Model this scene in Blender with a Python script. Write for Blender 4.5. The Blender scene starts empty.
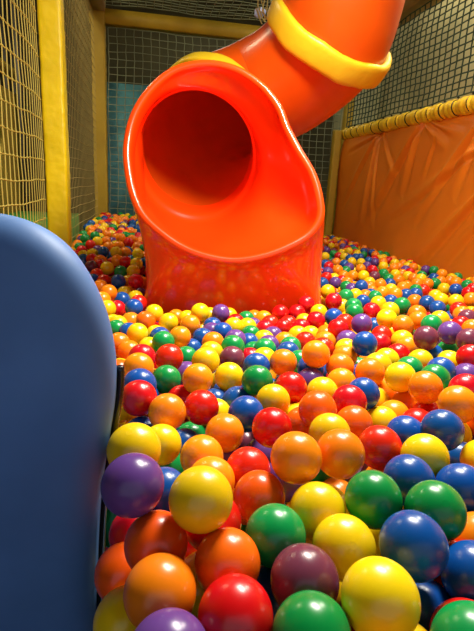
import bpy, bmesh, math, random
import numpy as np
from mathutils import Vector, Matrix
random.seed(5); rng = np.random.default_rng(5)
SC = bpy.context.scene
COL = SC.collection
PI = math.pi

# ---------------------------------------------------------------- camera
FPX, CX, CY = 480.0, 237.0, 315.5
PITCH, ROLL = math.radians(15.2), math.radians(3.2)
CAM = Vector((0, 0, 1.02))
FW = Vector((0, math.cos(PITCH), -math.sin(PITCH)))
_R = Vector((1, 0, 0)); _U = _R.cross(FW)
RT = _R * math.cos(ROLL) + _U * math.sin(ROLL)
UP = _U * math.cos(ROLL) - _R * math.sin(ROLL)
def ray(x, y): return FW + RT * ((x - CX) / FPX) - UP * ((y - CY) / FPX)
def at(x, y, Z): return CAM + ray(x, y) * Z
cam_data = bpy.data.cameras.new('camera'); cam = bpy.data.objects.new('camera', cam_data); COL.objects.link(cam)
m = Matrix((RT, UP, -FW)).transposed().to_4x4(); m.translation = CAM; cam.matrix_world = m
cam_data.sensor_fit = 'VERTICAL'; cam_data.sensor_height = 24; cam_data.lens = 24 * FPX / 631
cam_data.clip_start = 0.02
SC.camera = cam

# room axes: the play frame stands turned about ten degrees from the view
UD = Vector((.9838, .179, 0)); VD = Vector((-.179, .9838, 0))
def room(u, v, z): return UD * u + VD * v + Vector((0, 0, z))
def hit_u(x, y, u):
    r = ray(x, y); t = (u - CAM.dot(UD)) / r.dot(UD); return CAM + r * t
def hit_v(x, y, v):
    r = ray(x, y); t = (v - CAM.dot(VD)) / r.dot(VD); return CAM + r * t
def uvz(p): return p.dot(UD), p.dot(VD), p.z
YAW = math.atan2(UD.y, UD.x)

# ---------------------------------------------------------------- materials
def mat(name, color, rough=.5, spec=.5, coat=0, bump=0, bscale=30, var=0, vscale=4, metal=0, sss=0, objvar=0, detail=3):
    mt = bpy.data.materials.new(name); mt.use_nodes = True
    nt = mt.node_tree; b = nt.nodes['Principled BSDF']
    b.inputs['Base Color'].default_value = (*color, 1); b.inputs['Roughness'].default_value = rough
    b.inputs['Specular IOR Level'].default_value = spec; b.inputs['Metallic'].default_value = metal
    b.inputs['Coat Weight'].default_value = coat; b.inputs['Coat Roughness'].default_value = .06
    if sss:
        b.inputs['Subsurface Weight'].default_value = sss; b.inputs['Subsurface Radius'].default_value = (1, .5, .2)
        b.inputs['Subsurface Scale'].default_value = .012
    tc = nt.nodes.new('ShaderNodeTexCoord')
    if var:
        n = nt.nodes.new('ShaderNodeTexNoise'); n.inputs['Scale'].default_value = vscale; n.inputs['Detail'].default_value = 5
        nt.links.new(tc.outputs['Object'], n.inputs['Vector'])
        mx = nt.nodes.new('ShaderNodeMix'); mx.data_type = 'RGBA'
        mx.inputs[6].default_value = (*[c * (1 - var) for c in color], 1); mx.inputs[7].default_value = (*[min(1, c * (1 + var)) for c in color], 1)
        mr = nt.nodes.new('ShaderNodeMapRange'); mr.inputs[1].default_value = .3; mr.inputs[2].default_value = .7
        nt.links.new(n.outputs['Fac'], mr.inputs[0]); nt.links.new(mr.outputs[0], mx.inputs[0]); nt.links.new(mx.outputs[2], b.inputs['Base Color'])
    if objvar:
        oi = nt.nodes.new('ShaderNodeObjectInfo'); hs = nt.nodes.new('ShaderNodeHueSaturation')
        hs.inputs['Color'].default_value = (*color, 1)
        a = nt.nodes.new('ShaderNodeMapRange'); a.inputs[3].default_value = .5 - objvar; a.inputs[4].default_value = .5 + objvar
        c = nt.nodes.new('ShaderNodeMapRange'); c.inputs[3].default_value = .88; c.inputs[4].default_value = 1.1
        nt.links.new(oi.outputs['Random'], a.inputs[0]); nt.links.new(oi.outputs['Random'], c.inputs[0])
        nt.links.new(a.outputs[0], hs.inputs['Hue']); nt.links.new(c.outputs[0], hs.inputs['Value']); nt.links.new(hs.outputs['Color'], b.inputs['Base Color'])
    if bump:
        n = nt.nodes.new('ShaderNodeTexNoise'); n.inputs['Scale'].default_value = bscale; n.inputs['Detail'].default_value = detail
        nt.links.new(tc.outputs['Object'], n.inputs['Vector'])
        bp = nt.nodes.new('ShaderNodeBump'); bp.inputs['Strength'].default_value = bump; bp.inputs['Distance'].default_value = .01
        nt.links.new(n.outputs['Fac'], bp.inputs['Height']); nt.links.new(bp.outputs['Normal'], b.inputs['Normal'])
    return mt

BALLC = {'Y': (.88, .60, .004), 'O': (.95, .255, .004), 'T': (.88, .115, .003), 'R': (.68, .006, .004),
         'B': (.003, .075, .34), 'G': (.002, .27, .055), 'P': (.135, .05, .26), 'M': (.17, .035, .07)}
BNAME = {'Y': 'yellow', 'O': 'orange', 'T': 'deep_orange', 'R': 'red', 'B': 'blue', 'G': 'green', 'P': 'violet', 'M': 'plum'}
BM = {k: mat(BNAME[k] + '_plastic', c, rough=.27, spec=.5, bump=.012, bscale=60, sss=.0, objvar=.006 if k in 'YO' else .004) for k, c in BALLC.items()}
M = dict(
    slide=mat('orange_red_slide_plastic', (.95, .054, .002), rough=.3, spec=.3, coat=.75, var=.05, vscale=3),
    tube=mat('orange_tube_plastic', (.66, .075, .003), rough=.3, spec=.4, coat=.1, var=.08, vscale=5, bump=.03, bscale=20),
    collar=mat('yellow_vinyl_collar', (.74, .48, .012), rough=.38, bump=.5, bscale=9),
    post=mat('yellow_vinyl_post', (.90, .64, .004), rough=.4, bump=.8, bscale=14, var=.1, detail=1),
    rail=mat('amber_vinyl_rail', (.86, .55, .012), rough=.42, bump=.5, bscale=14, var=.15),
    pad=mat('orange_vinyl_pad', (.86, .235, .008), rough=.45, bump=.25, bscale=8, var=.07, vscale=2),
    blue=mat('blue_vinyl', (.085, .195, .46), rough=.55, spec=.35, bump=.1, bscale=5, var=.14, vscale=5),
    seam=mat('dark_vinyl_seam', (.006, .006, .008), rough=.25),
    piping=mat('pale_piping', (.5, .53, .56), rough=.15, metal=.6),
    ynet=mat('yellow_net_cord', (.50, .38, .06), rough=.7),
    gnet=mat('dark_green_net_cord', (.02, .055, .03), rough=.8),
    bnet=mat('grey_green_net_cord', (.22, .25, .15), rough=.8),
    rope=mat('tan_rope', (.42, .32, .10), rough=.8),
    khaki=mat('khaki_plaster', (.55, .53, .29), rough=.9, var=.25, vscale=1.3, bump=.1),
    dark=mat('dark_olive_paint', (.06, .055, .024), rough=.9, var=.4, vscale=1.2),
    floor=mat('grey_matting', (.08, .08, .08), rough=.9),
    ceil=mat('dark_grey_ceiling', (.06, .06, .065), rough=.95, var=.3),
    ply=mat('olive_plywood', (.34, .25, .03), rough=.7, var=.25, vscale=3),
    brown=mat('brown_panel', (.32, .21, .055), rough=.8, var=.2),
    steel=mat('dark_steel', (.03, .028, .03), rough=.5),
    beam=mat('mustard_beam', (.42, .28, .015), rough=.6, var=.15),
    bluemat=mat('teal_blue_mat', (.09, .30, .36), rough=.6, var=.25, vscale=6, bump=.3),
    green=mat('green_foam', (.03, .22, .03), rough=.6),
    white=mat('pale_blue_plastic', (.35, .42, .75), rough=.5),
)

# ---------------------------------------------------------------- helpers
def obj(name, verts, faces, m_, parent=None, smooth=True):
    me = bpy.data.meshes.new(name); me.from_pydata([tuple(v) for v in verts], [], faces); me.update()
    bm = bmesh.new(); bm.from_mesh(me); bmesh.ops.recalc_face_normals(bm, faces=bm.faces); bm.to_mesh(me); bm.free()
    if smooth: me.polygons.foreach_set('use_smooth', [True] * len(me.polygons))
    me.materials.append(m_)
    o = bpy.data.objects.new(name, me); COL.objects.link(o)
    if parent: o.parent = parent
    return o
def tag(o, label=None, cat=None, group=None, kind=None):
    if label: o['label'] = label
    if cat: o['category'] = cat
    if group: o['group'] = group
    if kind: o['kind'] = kind
    return o
def empty(name, loc=(0, 0, 0)):
    o = bpy.data.objects.new(name, None); o.location = loc; COL.objects.link(o); o.empty_display_size = .1; return o
def local(o, parent, loc):          # keep world coordinates under an empty placed at loc
    o.matrix_parent_inverse = Matrix.Translation(-Vector(loc)); return o
def loft(rings, closed=True, cap=False):
    n = len(rings[0]); V = [p for r in rings for p in r]; Fc = []
    for i in range(len(rings) - 1):
        for j in range(n if closed else n - 1):
            a = i * n + j; b = i * n + (j + 1) % n
            Fc.append((a, b, b + n, a + n))
    if cap: Fc.append(tuple(range(n))[::-1]); Fc.append(tuple(range((len(rings) - 1) * n, len(rings) * n)))
    return V, Fc
def rbox(u0, u1, v0, v1, z0, z1, r=.02, seg=3, frame=None, dv=1):
    """a box with rounded vertical edges in room axes"""
    out = []
    for cu, cv, a0 in ((u1 - r, v1 - r, 0), (u0 + r, v1 - r, PI / 2), (u0 + r, v0 + r, PI), (u1 - r, v0 + r, 1.5 * PI)):
        for k in range(seg + 1):
            a = a0 + PI / 2 * k / seg; out.append((cu + r * math.cos(a), cv + r * math.sin(a)))
    rings = []
    zs = [z0 + (z1 - z0) * k / dv for k in range(dv + 1)]
    for z in zs: rings.append([room(a, b, z) for a, b in out])
    return loft(rings, True, True)
def catmull(pts, per, closed=False):
    P = [Vector(p) for p in pts]; n = len(P); out = []
    rng_ = range(n) if closed else range(n - 1)
    for i in rng_:
        if closed: p0, p1, p2, p3 = P[i - 1], P[i], P[(i + 1) % n], P[(i + 2) % n]
        else: p0, p1, p2, p3 = P[max(i - 1, 0)], P[i], P[i + 1], P[min(i + 2, n - 1)]
        for k in range(per):
            t = k / per
            out.append(.5 * ((2 * p1) + (p2 - p0) * t + (2 * p0 - 5 * p1 + 4 * p2 - p3) * t * t + (3 * p1 - p0 - 3 * p2 + p3) * t ** 3))
    if not closed: out.append(P[-1].copy())
    return out
def frames(path, up0=Vector((0, 0, 1))):
    """parallel-transport frames"""
    T = [(path[min(i + 1, len(path) - 1)] - path[max(i - 1, 0)]).normalized() for i in range(len(path))]
    N = []; n = (up0 - T[0] * up0.dot(T[0])).normalized()
    for t in T:
        n = (n - t * n.dot(t)).normalized(); N.append(n.copy())
    return T, N, [T[i].cross(N[i]) for i in range(len(T))]
def sweep(path, rad, seg=48, up0=Vector((0, 0, 1))):
    T, N, B = frames(path, up0); R_ = []
    for i, p in enumerate(path):
        r = rad(i / (len(path) - 1)) if callable(rad) else rad
        R_.append([p + (N[i] * math.cos(2 * PI * k / seg) + B[i] * math.sin(2 * PI * k / seg)) * r for k in range(seg)])
    return R_
class Strands:
    def __init__(s): s.v = []; s.f = []
    def line(s, pts, w):
        """a cord of square section through the points"""
        T, N, B = frames(pts, Vector((.3, .2, .9)))
        base = len(s.v)
        for i, p in enumerate(pts):
            for a, b in ((1, 1), (-1, 1), (-1, -1), (1, -1)): s.v.append(p + N[i] * (a * w * .5) + B[i] * (b * w * .5))
        for i in range(len(pts) - 1):
            for k in range(4):
                a = base + i * 4 + k; b = base + i * 4 + (k + 1) % 4; s.f.append((a, b, b + 4, a + 4))
    def knot(s, p, r):
        base = len(s.v)
        for d in ((1, 0, 0), (0, 1, 0), (-1, 0, 0), (0, -1, 0), (0, 0, 1), (0, 0, -1)): s.v.append(p + Vector(d) * r)
        for a, b in ((0, 1), (1, 2), (2, 3), (3, 0)): s.f.append((base + a, base + b, base + 4)); s.f.append((base + b, base + a, base + 5))
def net(name, fn, na, nb, w, m_, knot=0, sag=.01, seed=1):
    """fn(a,b) -> point on the net's sheet; na, nb = number of cells each way"""
    r = random.Random(seed); s = Strands()
    ph = [r.uniform(0, 6) for _ in range(8)]
    def q(i, j):
        p = fn(i / na, j / nb)
        d = VD * math.sin(i * .37 + ph[0] + j * .2) + UD * math.sin(j * .41 + ph[1]) + Vector((0, 0, 1)) * math.sin(i * .5 + ph[2] + j * .13)
        return p + d * sag + Vector((r2(i, j, 1), r2(i, j, 2), r2(i, j, 3))) * sag * .5
    def r2(i, j, k): return math.sin(i * 12.9898 * k + j * 78.233 + k * 3.1) * 1.0
    for i in range(na + 1): s.line([q(i, j) for j in range(nb + 1)], w)
    for j in range(nb + 1): s.line([q(i, j) for i in range(na + 1)], w)
    if knot:
        for i in range(na + 1):
            for j in range(nb + 1): s.knot(q(i, j), knot)
    return obj(name, s.v, s.f, m_, smooth=False)

# ---------------------------------------------------------------- the shell
UL, UR, VB = -.66, 2.45, 6.36
def slab(name, u0, u1, v0, v1, z0, z1, m_):
    V, Fc = rbox(u0, u1, v0, v1, z0, z1, r=.001, seg=1); o = obj(name, V, Fc, m_, smooth=False); tag(o, kind='structure'); return o
slab('floor', -9, 9, -9, 9, -.1, 0, M['floor'])
slab('ceiling', -5, 5, -2.5, 9, 3.7, 3.8, M['ceil'])
slab('wall_back', -5, 5, 8.2, 8.3, 0, 3.7, M['dark'])
slab('wall_left', -3.1, -3.0, -2.5, 8.2, 0, 3.7, M['brown'])
slab('wall_right', 2.95, 3.05, -2.5, 8.2, 0, 3.7, M['khaki'])

# ---------------------------------------------------------------- padded posts
def padded_post(name, c, w, z1, m_, label, cat='post', d=None, amp=.0016, seed=0):
    u, v, _ = c; d = d or w; seg = 4; n_z = 90; r = .02
    prof = []
    for cu, cv, a0 in ((w / 2 - r, d / 2 - r, 0), (-w / 2 + r, d / 2 - r, PI / 2), (-w / 2 + r, -d / 2 + r, PI), (w / 2 - r, -d / 2 + r, 1.5 * PI)):
        for k in range(seg + 1):
            a = a0 + PI / 2 * k / seg; prof.append((cu + r * math.cos(a), cv + r * math.sin(a)))
        nx = 5
        # points along the following face
        a = a0 + PI / 2
        e = {0: (-w / 2 + r, d / 2), 1: (-w / 2, -d / 2 + r), 2: (w / 2 - r, -d / 2), 3: (w / 2, d / 2 - r)}[round(a0 / (PI / 2))]
        s0 = prof[-1]
        for k in range(1, nx): prof.append((s0[0] + (e[0] - s0[0]) * k / nx, s0[1] + (e[1] - s0[1]) * k / nx))
    rr = random.Random(seed); ph = [rr.uniform(0, 6) for _ in range(6)]
    rings = []
    for i in range(n_z + 1):
        z = z1 * i / n_z; ring = []
        for k, (a, b) in enumerate(prof):
            s = k / len(prof) * 6.28
            g = 1 + amp / w * 2 * (math.sin(z * 38 + 3 * s + ph[0] + 2 * math.sin(z * 5 + ph[3])) * .5 + .5 * math.sin(z * 71 - 2 * s + ph[1]) + math.sin(z * 9 + s + ph[2]) * .6)
            ring.append(room(u + a * g, v + b * g, z))
        rings.append(ring)
    V, Fc = loft(rings, True, True)
    return tag(obj(name, V, Fc, m_), label, cat)
pc = uvz(at(61, 250, 3.44))
padded_post('padded_post', (pc[0], pc[1], 0), .142, 3.55, M['post'], 'bright yellow padded post at left, nearest of the yellow posts', seed=1)
pc2 = uvz(at(102.3, 238, 6.3))
padded_post('padded_post', (UL + .02, VB, 0), .155, 3.0, M['beam'], 'mustard padded post at back left corner beside teal mat', amp=.003, seed=2)
pr = uvz(at(345.5, 140, 6.55))
padded_post('padded_post', (pr[0], pr[1], 0), .115, 3.3, M['beam'], 'thin mustard post in back right corner above orange wall pad', amp=.002, seed=3)
ps = uvz(at(330.5, 200, 6.3))
padded_post('padded_post', (ps[0], ps[1], 0), .10, 1.75, M['beam'], 'short mustard post just right of the slide mouth by orange pad', amp=.002, seed=4)

# beam across the back, joined to the back left post
bl = hit_v(104, 17, VB); br = hit_v(275, 33, VB)
zb = (bl.z + br.z) / 2
V, Fc = rbox(UL - .08, UR + .1, VB - .05, VB + .07, zb - .09, zb + .06, r=.015); tag(obj('cross_beam', V, Fc, M['beam']), 'mustard horizontal beam across the back above the net', 'beam')
V, Fc = rbox(UL - .09, UL + .1, 3.6, VB, zb + .02, zb + .2, r=.015); tag(obj('side_beam', V, Fc, M['brown']), 'brown beam running along top of the left side net', 'beam')
# far right brown beam near the ceiling
q0 = hit_u(385, 24, UR - .02); q1 = hit_u(432, 0, UR - .02)
zr = (q0.z + q1.z) / 2
V, Fc = rbox(UR - .07, UR + .12, 1.2, VB, zr, zr + .35, r=.02); tag(obj('side_beam', V, Fc, M['brown']), 'brown beam along top of the right net, upper right corner', 'beam')

# ---------------------------------------------------------------- nets
ULN = pc[0] - .085
def fn_left(a, b): return room(ULN + .02 * math.sin(a * 9), .5 + a * (pc[1] - .09 - .5), .35 + b * 2.9)
tag(net('climbing_net', fn_left, 46, 23, .0050, M['ynet'], knot=.0095, sag=.004, seed=1), 'yellow knotted cord net left of the bright yellow post', 'net')
def fn_left2(a, b): return room(UL - .02, pc[1] + .1 + a * (VB - .2 - pc[1]), .35 + b * 2.45)
tag(net('climbing_net', fn_left2, 30, 30, .0030, M['rope'], sag=.003, seed=2), 'fine grey net between bright yellow post and back left post', 'net')
def fn_back(a, b): return room(UL + .125 + a * (UR - UL - .2), VB - .01, .25 + b * (zb - .37))
tag(net('climbing_net', fn_back, 30, 30, .0065, M['bnet'], sag=.008, seed=3), 'grey green square net across the back behind the slide', 'net')
def fn_roof(a, b): return room(UL + .1 + a * (UR - UL - .15), VB - b * 3.0, zb + .12)
tag(net('roof_net', fn_roof, 32, 34, .006, M['bnet'], sag=.008, seed=5), 'dim net stretched overhead at the top of the back', 'net')

# ---------------------------------------------------------------- orange wall pad with tucks, rail above it
UP_ = UR - .02
r0 = hit_u(474, 94, UP_); r1 = hit_u(384, 128, UP_); r2_ = hit_u(352, 142, UP_)
ZR = (r0.z + r1.z + r2_.z) / 3
PZ0, PZ1, PV0, PV1 = .12, ZR - .03, .4, VB - .05
def seg_uv(x0, y0, x1, y1):
    a = hit_u(x0, y0, UP_); b = hit_u(x1, y1, UP_); return (a.dot(VD), a.z, b.dot(VD), b.z)
FOLDS = [(seg_uv(*s), d, w) for s, d, w in (
    ((381, 133, 347, 205), .030, .045), ((381, 134, 353, 150), .024, .03), ((382, 134, 366, 228), .032, .05), ((383, 134, 376, 230), .020, .035), ((386, 134, 402, 185), .018, .04),
    ((427, 122, 374, 214), .040, .05), ((427, 122, 402, 195), .030, .045), ((428, 122, 452, 150), .030, .04), ((430, 121, 470, 136), .022, .035),
    ((500, 184, 420, 262), .040, .05), ((500, 138, 392, 216), .026, .05), ((440, 140, 425, 178), .018, .03), ((505, 204, 440, 270), .022, .045))]
TUFT = [hit_u(381, 133, UP_), hit_u(427, 121, UP_)]
TUFTS = [(t.dot(VD), t.z) for t in TUFT]
dv_ = TUFTS[0][0] - TUFTS[1][0]
TUFTS += [(TUFTS[1][0] - dv_ * k, TUFTS[1][1]) for k in (1, 2)]
for k in (1, 2): FOLDS += [((a - dv_ * k, b, c - dv_ * k, d), e, f_) for (a, b, c, d), e, f_ in FOLDS[5:9]]
NV, NZ = 420, 150
vv = np.linspace(PV0, PV1, NV)[:, None] * np.ones((1, NZ)); zz = np.ones((NV, 1)) * np.linspace(PZ0, PZ1, NZ)[None]
tz = (zz - PZ0) / (PZ1 - PZ0)
edge = np.minimum(1, np.minimum((vv - PV0) / .1, (PV1 - vv) / .12)); edge = np.sqrt(np.clip(edge, 0, 1))
H = .06 * np.sqrt(np.clip(1 - (2 * tz - 1) ** 6, 0, 1)) * edge + .018 * np.sin(vv * 2.3 + 1) * np.sin(tz * 3.1) + .012 * np.sin(vv * 4.1 + zz * 5 + .6)
for (a, b, c, d), amp, w in FOLDS:
    L2 = (c - a) ** 2 + (d - b) ** 2; t = ((vv - a) * (c - a) + (zz - b) * (d - b)) / L2; tc_ = np.clip(t, 0, 1)
    dist = np.hypot(vv - a - (c - a) * tc_, zz - b - (d - b) * tc_)
    side = np.sign((vv - a) * (d - b) - (zz - b) * (c - a))
    ww = w * (.35 + 1.1 * tc_); fade = (1 - tc_) ** .6 * np.clip(1.15 - np.abs(t - tc_) * 3, 0, 1)
    H += amp * fade * (np.exp(-(dist / ww) ** 2) * (.9) - 1.1 * np.exp(-((dist - ww * 1.25 * 1) / (ww * .7)) ** 2) * (side > 0))
for a, b in TUFTS: H -= .05 * np.exp(-(np.hypot(vv - a, zz - b) / .05) ** 2)
uu = UP_ - np.clip(H, -.03, .14)
V = [room(uu[i, j], vv[i, j], zz[i, j]) for i in range(NV) for j in range(NZ)]
Fc = [(i * NZ + j, (i + 1) * NZ + j, (i + 1) * NZ + j + 1, i * NZ + j + 1) for i in range(NV - 1) for j in range(NZ - 1)]
# closed back so that the pad has its own thickness
b0 = len(V)
V += [room(UR + .05, vv[i, j], zz[i, j]) for i, j in ((0, 0), (NV - 1, 0), (NV - 1, NZ - 1), (0, NZ - 1))]
Fc.append((b0, b0 + 1, b0 + 2, b0 + 3))
Fc.append(tuple([b0 + 3] + [i * NZ + NZ - 1 for i in range(NV)] + [b0 + 2])); Fc.append(tuple([b0] + [i * NZ for i in range(NV)] + [b0 + 1]))
Fc.append(tuple([b0] + list(range(NZ)) + [b0 + 3])); Fc.append(tuple([b0 + 1] + [(NV - 1) * NZ + j for j in range(NZ)] + [b0 + 2]))
o = obj('wall_pad', V, Fc, M['pad']); tag(o, 'large orange vinyl pad with tucked folds lining the right side', 'wall pad')
# rail: yellow padding laced round and round
rings = []; nr = 900; v0_, v1_ = .4, VB - .12
for i in range(nr + 1):
    v = v0_ + (v1_ - v0_) * i / nr
    ph = (v / .19) % 1
    puff = (abs(math.sin(PI * ph))) ** .45
    r = .047 + .021 * puff + .003 * math.sin(v * 90)
    rings.append([room(UP_ - .02 + r * 1.0 * math.cos(2 * PI * k / 20) * .9, v + .02 * math.sin(2 * PI * k / 20), ZR + .012 + r * 1.05 * math.sin(2 * PI * k / 20)) for k in range(20)])
V, Fc = loft(rings, True, True); rail = tag(obj('padded_rail', V, Fc, M['rail']), 'amber yellow padded rail laced on top of orange wall pad', 'rail')
s = Strands(); k = 0; v = v0_ + .01
while v < v1_:
    ph0 = [room(UP_ - .02 + .060 * math.cos(t) * .95, v + .02 * math.sin(t), ZR + .012 + .062 * math.sin(t)) for t in [2 * PI * q / 14 for q in range(15)]]
    s.line(ph0, .008); s.knot(room(UP_ - .03, v, ZR + .09), .013); v += .19
lace = obj('lacing', s.v, s.f, M['seam'], parent=rail, smooth=False); lace['label'] = 'dark lacing cord and knots'; lace['kind'] = 'stuff'
def fn_right(a, b): return room(UR - .03, .6 + a * (VB - .7), ZR + .105 + b * (zr - ZR - .15))
tag(net('climbing_net', fn_right, 62, 16, .0082, M['gnet'], sag=.006, seed=4), 'dark green cord net above the orange wall pad', 'net')

# ---------------------------------------------------------------- things seen through the nets
a = hit_v(108, 83, VB + .25)
V, Fc = rbox(UL + .06, 1.0, VB + .2, VB + .3, 0, a.z, r=.03); tag(obj('foam_mat', V, Fc, M['bluemat']), 'teal blue mat standing behind back net left of slide', 'mat')
a = hit_u(70, 204, -.95); b = hit_u(92, 222, -.95)
V, Fc = rbox(-1.44, -.82, 3.9, 5.7, 0, .62, r=.04); tag(obj('foam_block', V, Fc, M['green']), 'green foam block beyond the fine grey net', 'foam block')
# plywood panel with a round hole and steel posts left of the yellow net
def ply():
    up = -1.55; v0, v1, z0, z1 = 1.0, 6.6, 0, hit_u(20, 97, -1.55).z
    hc = hit_u(0, 141, up); hu, hv, hz = uvz(hc)
    n = 40; V = []; Fc = []
    for s_ in (0, -.03):
        for k in range(n):
            t = 2 * PI * k / n; V.append(room(up + s_, hv + .11 * math.cos(t), hz + .14 * math.sin(t)))
        for k in range(n):
            t = 2 * PI * k / n; c, sn = math.cos(t), math.sin(t)
            kx = ((v1 - hv) / c) if c > 1e-6 else ((v0 - hv) / c if c < -1e-6 else 1e9)
            kz = ((z1 - hz) / sn) if sn > 1e-6 else ((z0 - hz) / sn if sn < -1e-6 else 1e9)
            q = min(kx, kz); V.append(room(up + s_, hv + q * c, hz + q * sn))
    for k in range(n):
        k2 = (k + 1) % n
        Fc += [(k, k2, n + k2, n + k), (2 * n + k, 3 * n + k, 3 * n + k2, 2 * n + k2), (k, 2 * n + k, 2 * n + k2, k2), (n + k, n + k2, 3 * n + k2, 3 * n + k)]
    return V, Fc
V, Fc = ply(); pp = tag(obj('plywood_panel', V, Fc, M['ply'], smooth=False), 'olive plywood panel with round hole behind the yellow net', 'panel')
hu, hv, hz = uvz(hit_u(0, 141, -1.55))
V, Fc = loft([[room(-1.585 - d, hv + .112 * q * math.cos(2 * PI * k / 40), hz + .142 * q * math.sin(2 * PI * k / 40)) for k in range(40)] for d, q in ((0, 1), (.12, 1), (.12, .01))], True)  # near-black closed tube added so the hole looks shaded inside
obj('hole_shade_backing', V, Fc, M['seam'], parent=pp)['label'] = 'dark backing standing in for shade inside the panel hole'
a = hit_u(3, 88, -1.62)
V, Fc = rbox(-1.66, -1.60, 1.0, 6.6, a.z + .16, a.z + .28, r=.005); tag(obj('ledge_board', V, Fc, M['ply']), 'olive ledge board above the plywood panel', 'board')
pv = hit_u(24, 150, -1.48); pv_ = pv.dot(VD)
V, Fc = rbox(-1.50, -1.46, pv_ - .09, pv_ + .09, 0, 3.4, r=.008); tag(obj('steel_post', V, Fc, M['steel']), 'dark steel post in front of the plywood panel behind yellow net', 'post')
for i, x_ in enumerate((4, 12, 31)):
    q = hit_u(x_, 40, -1.75).dot(VD)
    V, Fc = rbox(-1.78, -1.73, q - .05, q + .05, 0, 3.5, r=.008)
    tag(obj('steel_post', V, Fc, M['steel']), ['dark post behind the plywood panel at far left edge', 'dark post behind the plywood panel, second from left edge', 'dark post behind the plywood panel nearest the yellow post'][i], 'post', 'steel posts behind the plywood')

# small pale blue tag and rope ends hanging at the roof net
c = at(260, 12, 4.2)
V = [c + RT * x_ + UP * y_ + FW * z_ for x_, y_, z_ in ((-.05, -.03, 0), (0, -.045, .02), (.05, -.02, -.01), (.055, .03, .02), (.01, .035, -.015), (-.045, .03, .01), (0, 0, -.02))]
V += [p + FW * .012 for p in V]
Fc = [(6, i, (i + 1) % 6) for i in range(6)] + [(13, 7 + (i + 1) % 6, 7 + i) for i in range(6)] + [(i, (i + 1) % 6, 7 + (i + 1) % 6, 7 + i) for i in range(6)]
tag(obj('hanging_tag', V, Fc, M['white'], smooth=False), 'small pale blue scrap hanging beside the big yellow collar', 'scrap')
s = Strands()
for k in range(5):
    x_ = 258 + k * 3.2
    s.line([at(x_ - 2 + 5 * math.sin(k), -20, 3.6), at(x_, 0, 3.6), at(x_ + 3 * math.sin(k * 2), 12, 3.6), at(x_ + 4, 24 - 2 * k, 3.62), at(x_ + 1, 18, 3.64), at(x_ - 2, 8, 3.63)], .007)
tag(obj('hanging_rope', s.v, s.f, M['rope'], smooth=False), 'tangle of tan rope ends left of the big yellow collar', 'rope')

# ---------------------------------------------------------------- the tube slide
SZ = 1.05
def A(x, y, Z): return at(x, y, Z * SZ)
slide_loc = Vector((0, 2.6, 0)); slide = empty('tube_slide', slide_loc)
tag(slide, 'orange red plastic tube slide with flared mouth standing in the ball pit', 'slide')
def part(name, V, Fc, m_, parent=slide, label=None):
    o = obj(name, V, Fc, m_, smooth=True); o.parent = parent
    if parent is slide: o.matrix_parent_inverse = Matrix.Translation(-slide_loc)
    if label: o['label'] = label
    return o
CREST = [(206, 64, 2.27), (236, 70, 2.26), (261, 86, 2.25), (278, 107, 2.24), (287, 129, 2.23), (298, 150, 2.215), (312, 174, 2.20), (319, 197, 2.18),
         (320, 218, 2.165), (309, 235, 2.155), (287, 248, 2.145), (262, 257, 2.14), (234, 261, 2.14), (207, 257, 2.145), (183, 248, 2.155), (162, 234, 2.165),
         (144, 217, 2.18), (134, 197, 2.20), (128.5, 173, 2.225), (127, 147, 2.245), (133.5, 117, 2.26), (149.5, 91, 2.27), (174, 71, 2.275)]
crest = catmull([A(*c) for c in CREST], 8, True)
n = len(crest)
cen = sum(crest, Vector()) / n
hole_c = A(196, 159, 2.57)
hole_r, tube_r = .337, .342
path_pts = [hole_c, A(198, 146, 2.74), A(216, 116, 2.96), A(252, 98, 3.06), A(289, 79, 2.94), A(327, 43, 2.74), A(341, 2, 2.60), A(350, -60, 2.50), A(354, -150, 2.46)]
axis0 = (path_pts[1] - path_pts[0]).normalized()
# hole ring, matched to the crest points by angle about the axis
ex = Vector((1, 0, 0)); ex = (ex - axis0 * ex.dot(axis0)).normalized(); ez = ex.cross(axis0).normalized()
if ez.z < 0: ez = -ez
def ringpt(p, c, r, back=0):
    d = p - c; a, b = d.dot(ex), d.dot(ez); l = math.hypot(a, b)
    return c + ex * (a / l * r) + ez * (b / l * r * (1.10 if back < .16 else 1.03)) + axis0 * back
rr = .0195
rings = []
inn = [ringpt(p, hole_c, hole_r) for p in crest]
T = [(crest[(i + 1) % n] - crest[i - 1]).normalized() for i in range(n)]
nin = []; nfw = []
for i in range(n):
    d = cen - crest[i]; d = (d - T[i] * d.dot(T[i])).normalized()          # towards the inner surface
    f_ = T[i].cross(d).normalized()
    if f_.dot(-FW + Vector((0, 0, .35))) < 0: f_ = -f_
    nin.append(d); nfw.append(f_)
# step at the joint with the tube, then the chute surface out to the rolled lip
rings.append([ringpt(p, hole_c, .318, .15) for p in crest])
rings.append([ringpt(p, hole_c, hole_r - .016, .05) for p in crest])
rings.append([ringpt(p, hole_c, hole_r - .013, .006) for p in crest])
rings.append([ringpt(p, hole_c, hole_r - .004, .0) for p in crest])
for s_ in [k / 14 for k in range(1, 14)]:
    ring = []
    for i in range(n):
        # leaves the tube along its axis and ends at the lip
        p0 = inn[i]; p3 = crest[i] - nfw[i] * rr * .3 + nin[i] * rr
        L = (p3 - p0).length
        p1 = p0 - axis0 * L * .34; p2 = p3 - nfw[i] * L * .34
        q = (1 - s_) ** 3 * p0 + 3 * (1 - s_) ** 2 * s_ * p1 + 3 * (1 - s_) * s_ ** 2 * p2 + s_ ** 3 * p3
        ring.append(q)
    rings.append(ring)
for k in range(0, 9):
    t = PI * k / 8
    rings.append([crest[i] + nin[i] * (rr * math.cos(t)) + nfw[i] * (rr * .95 * math.sin(t)) for i in range(n)])
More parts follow.
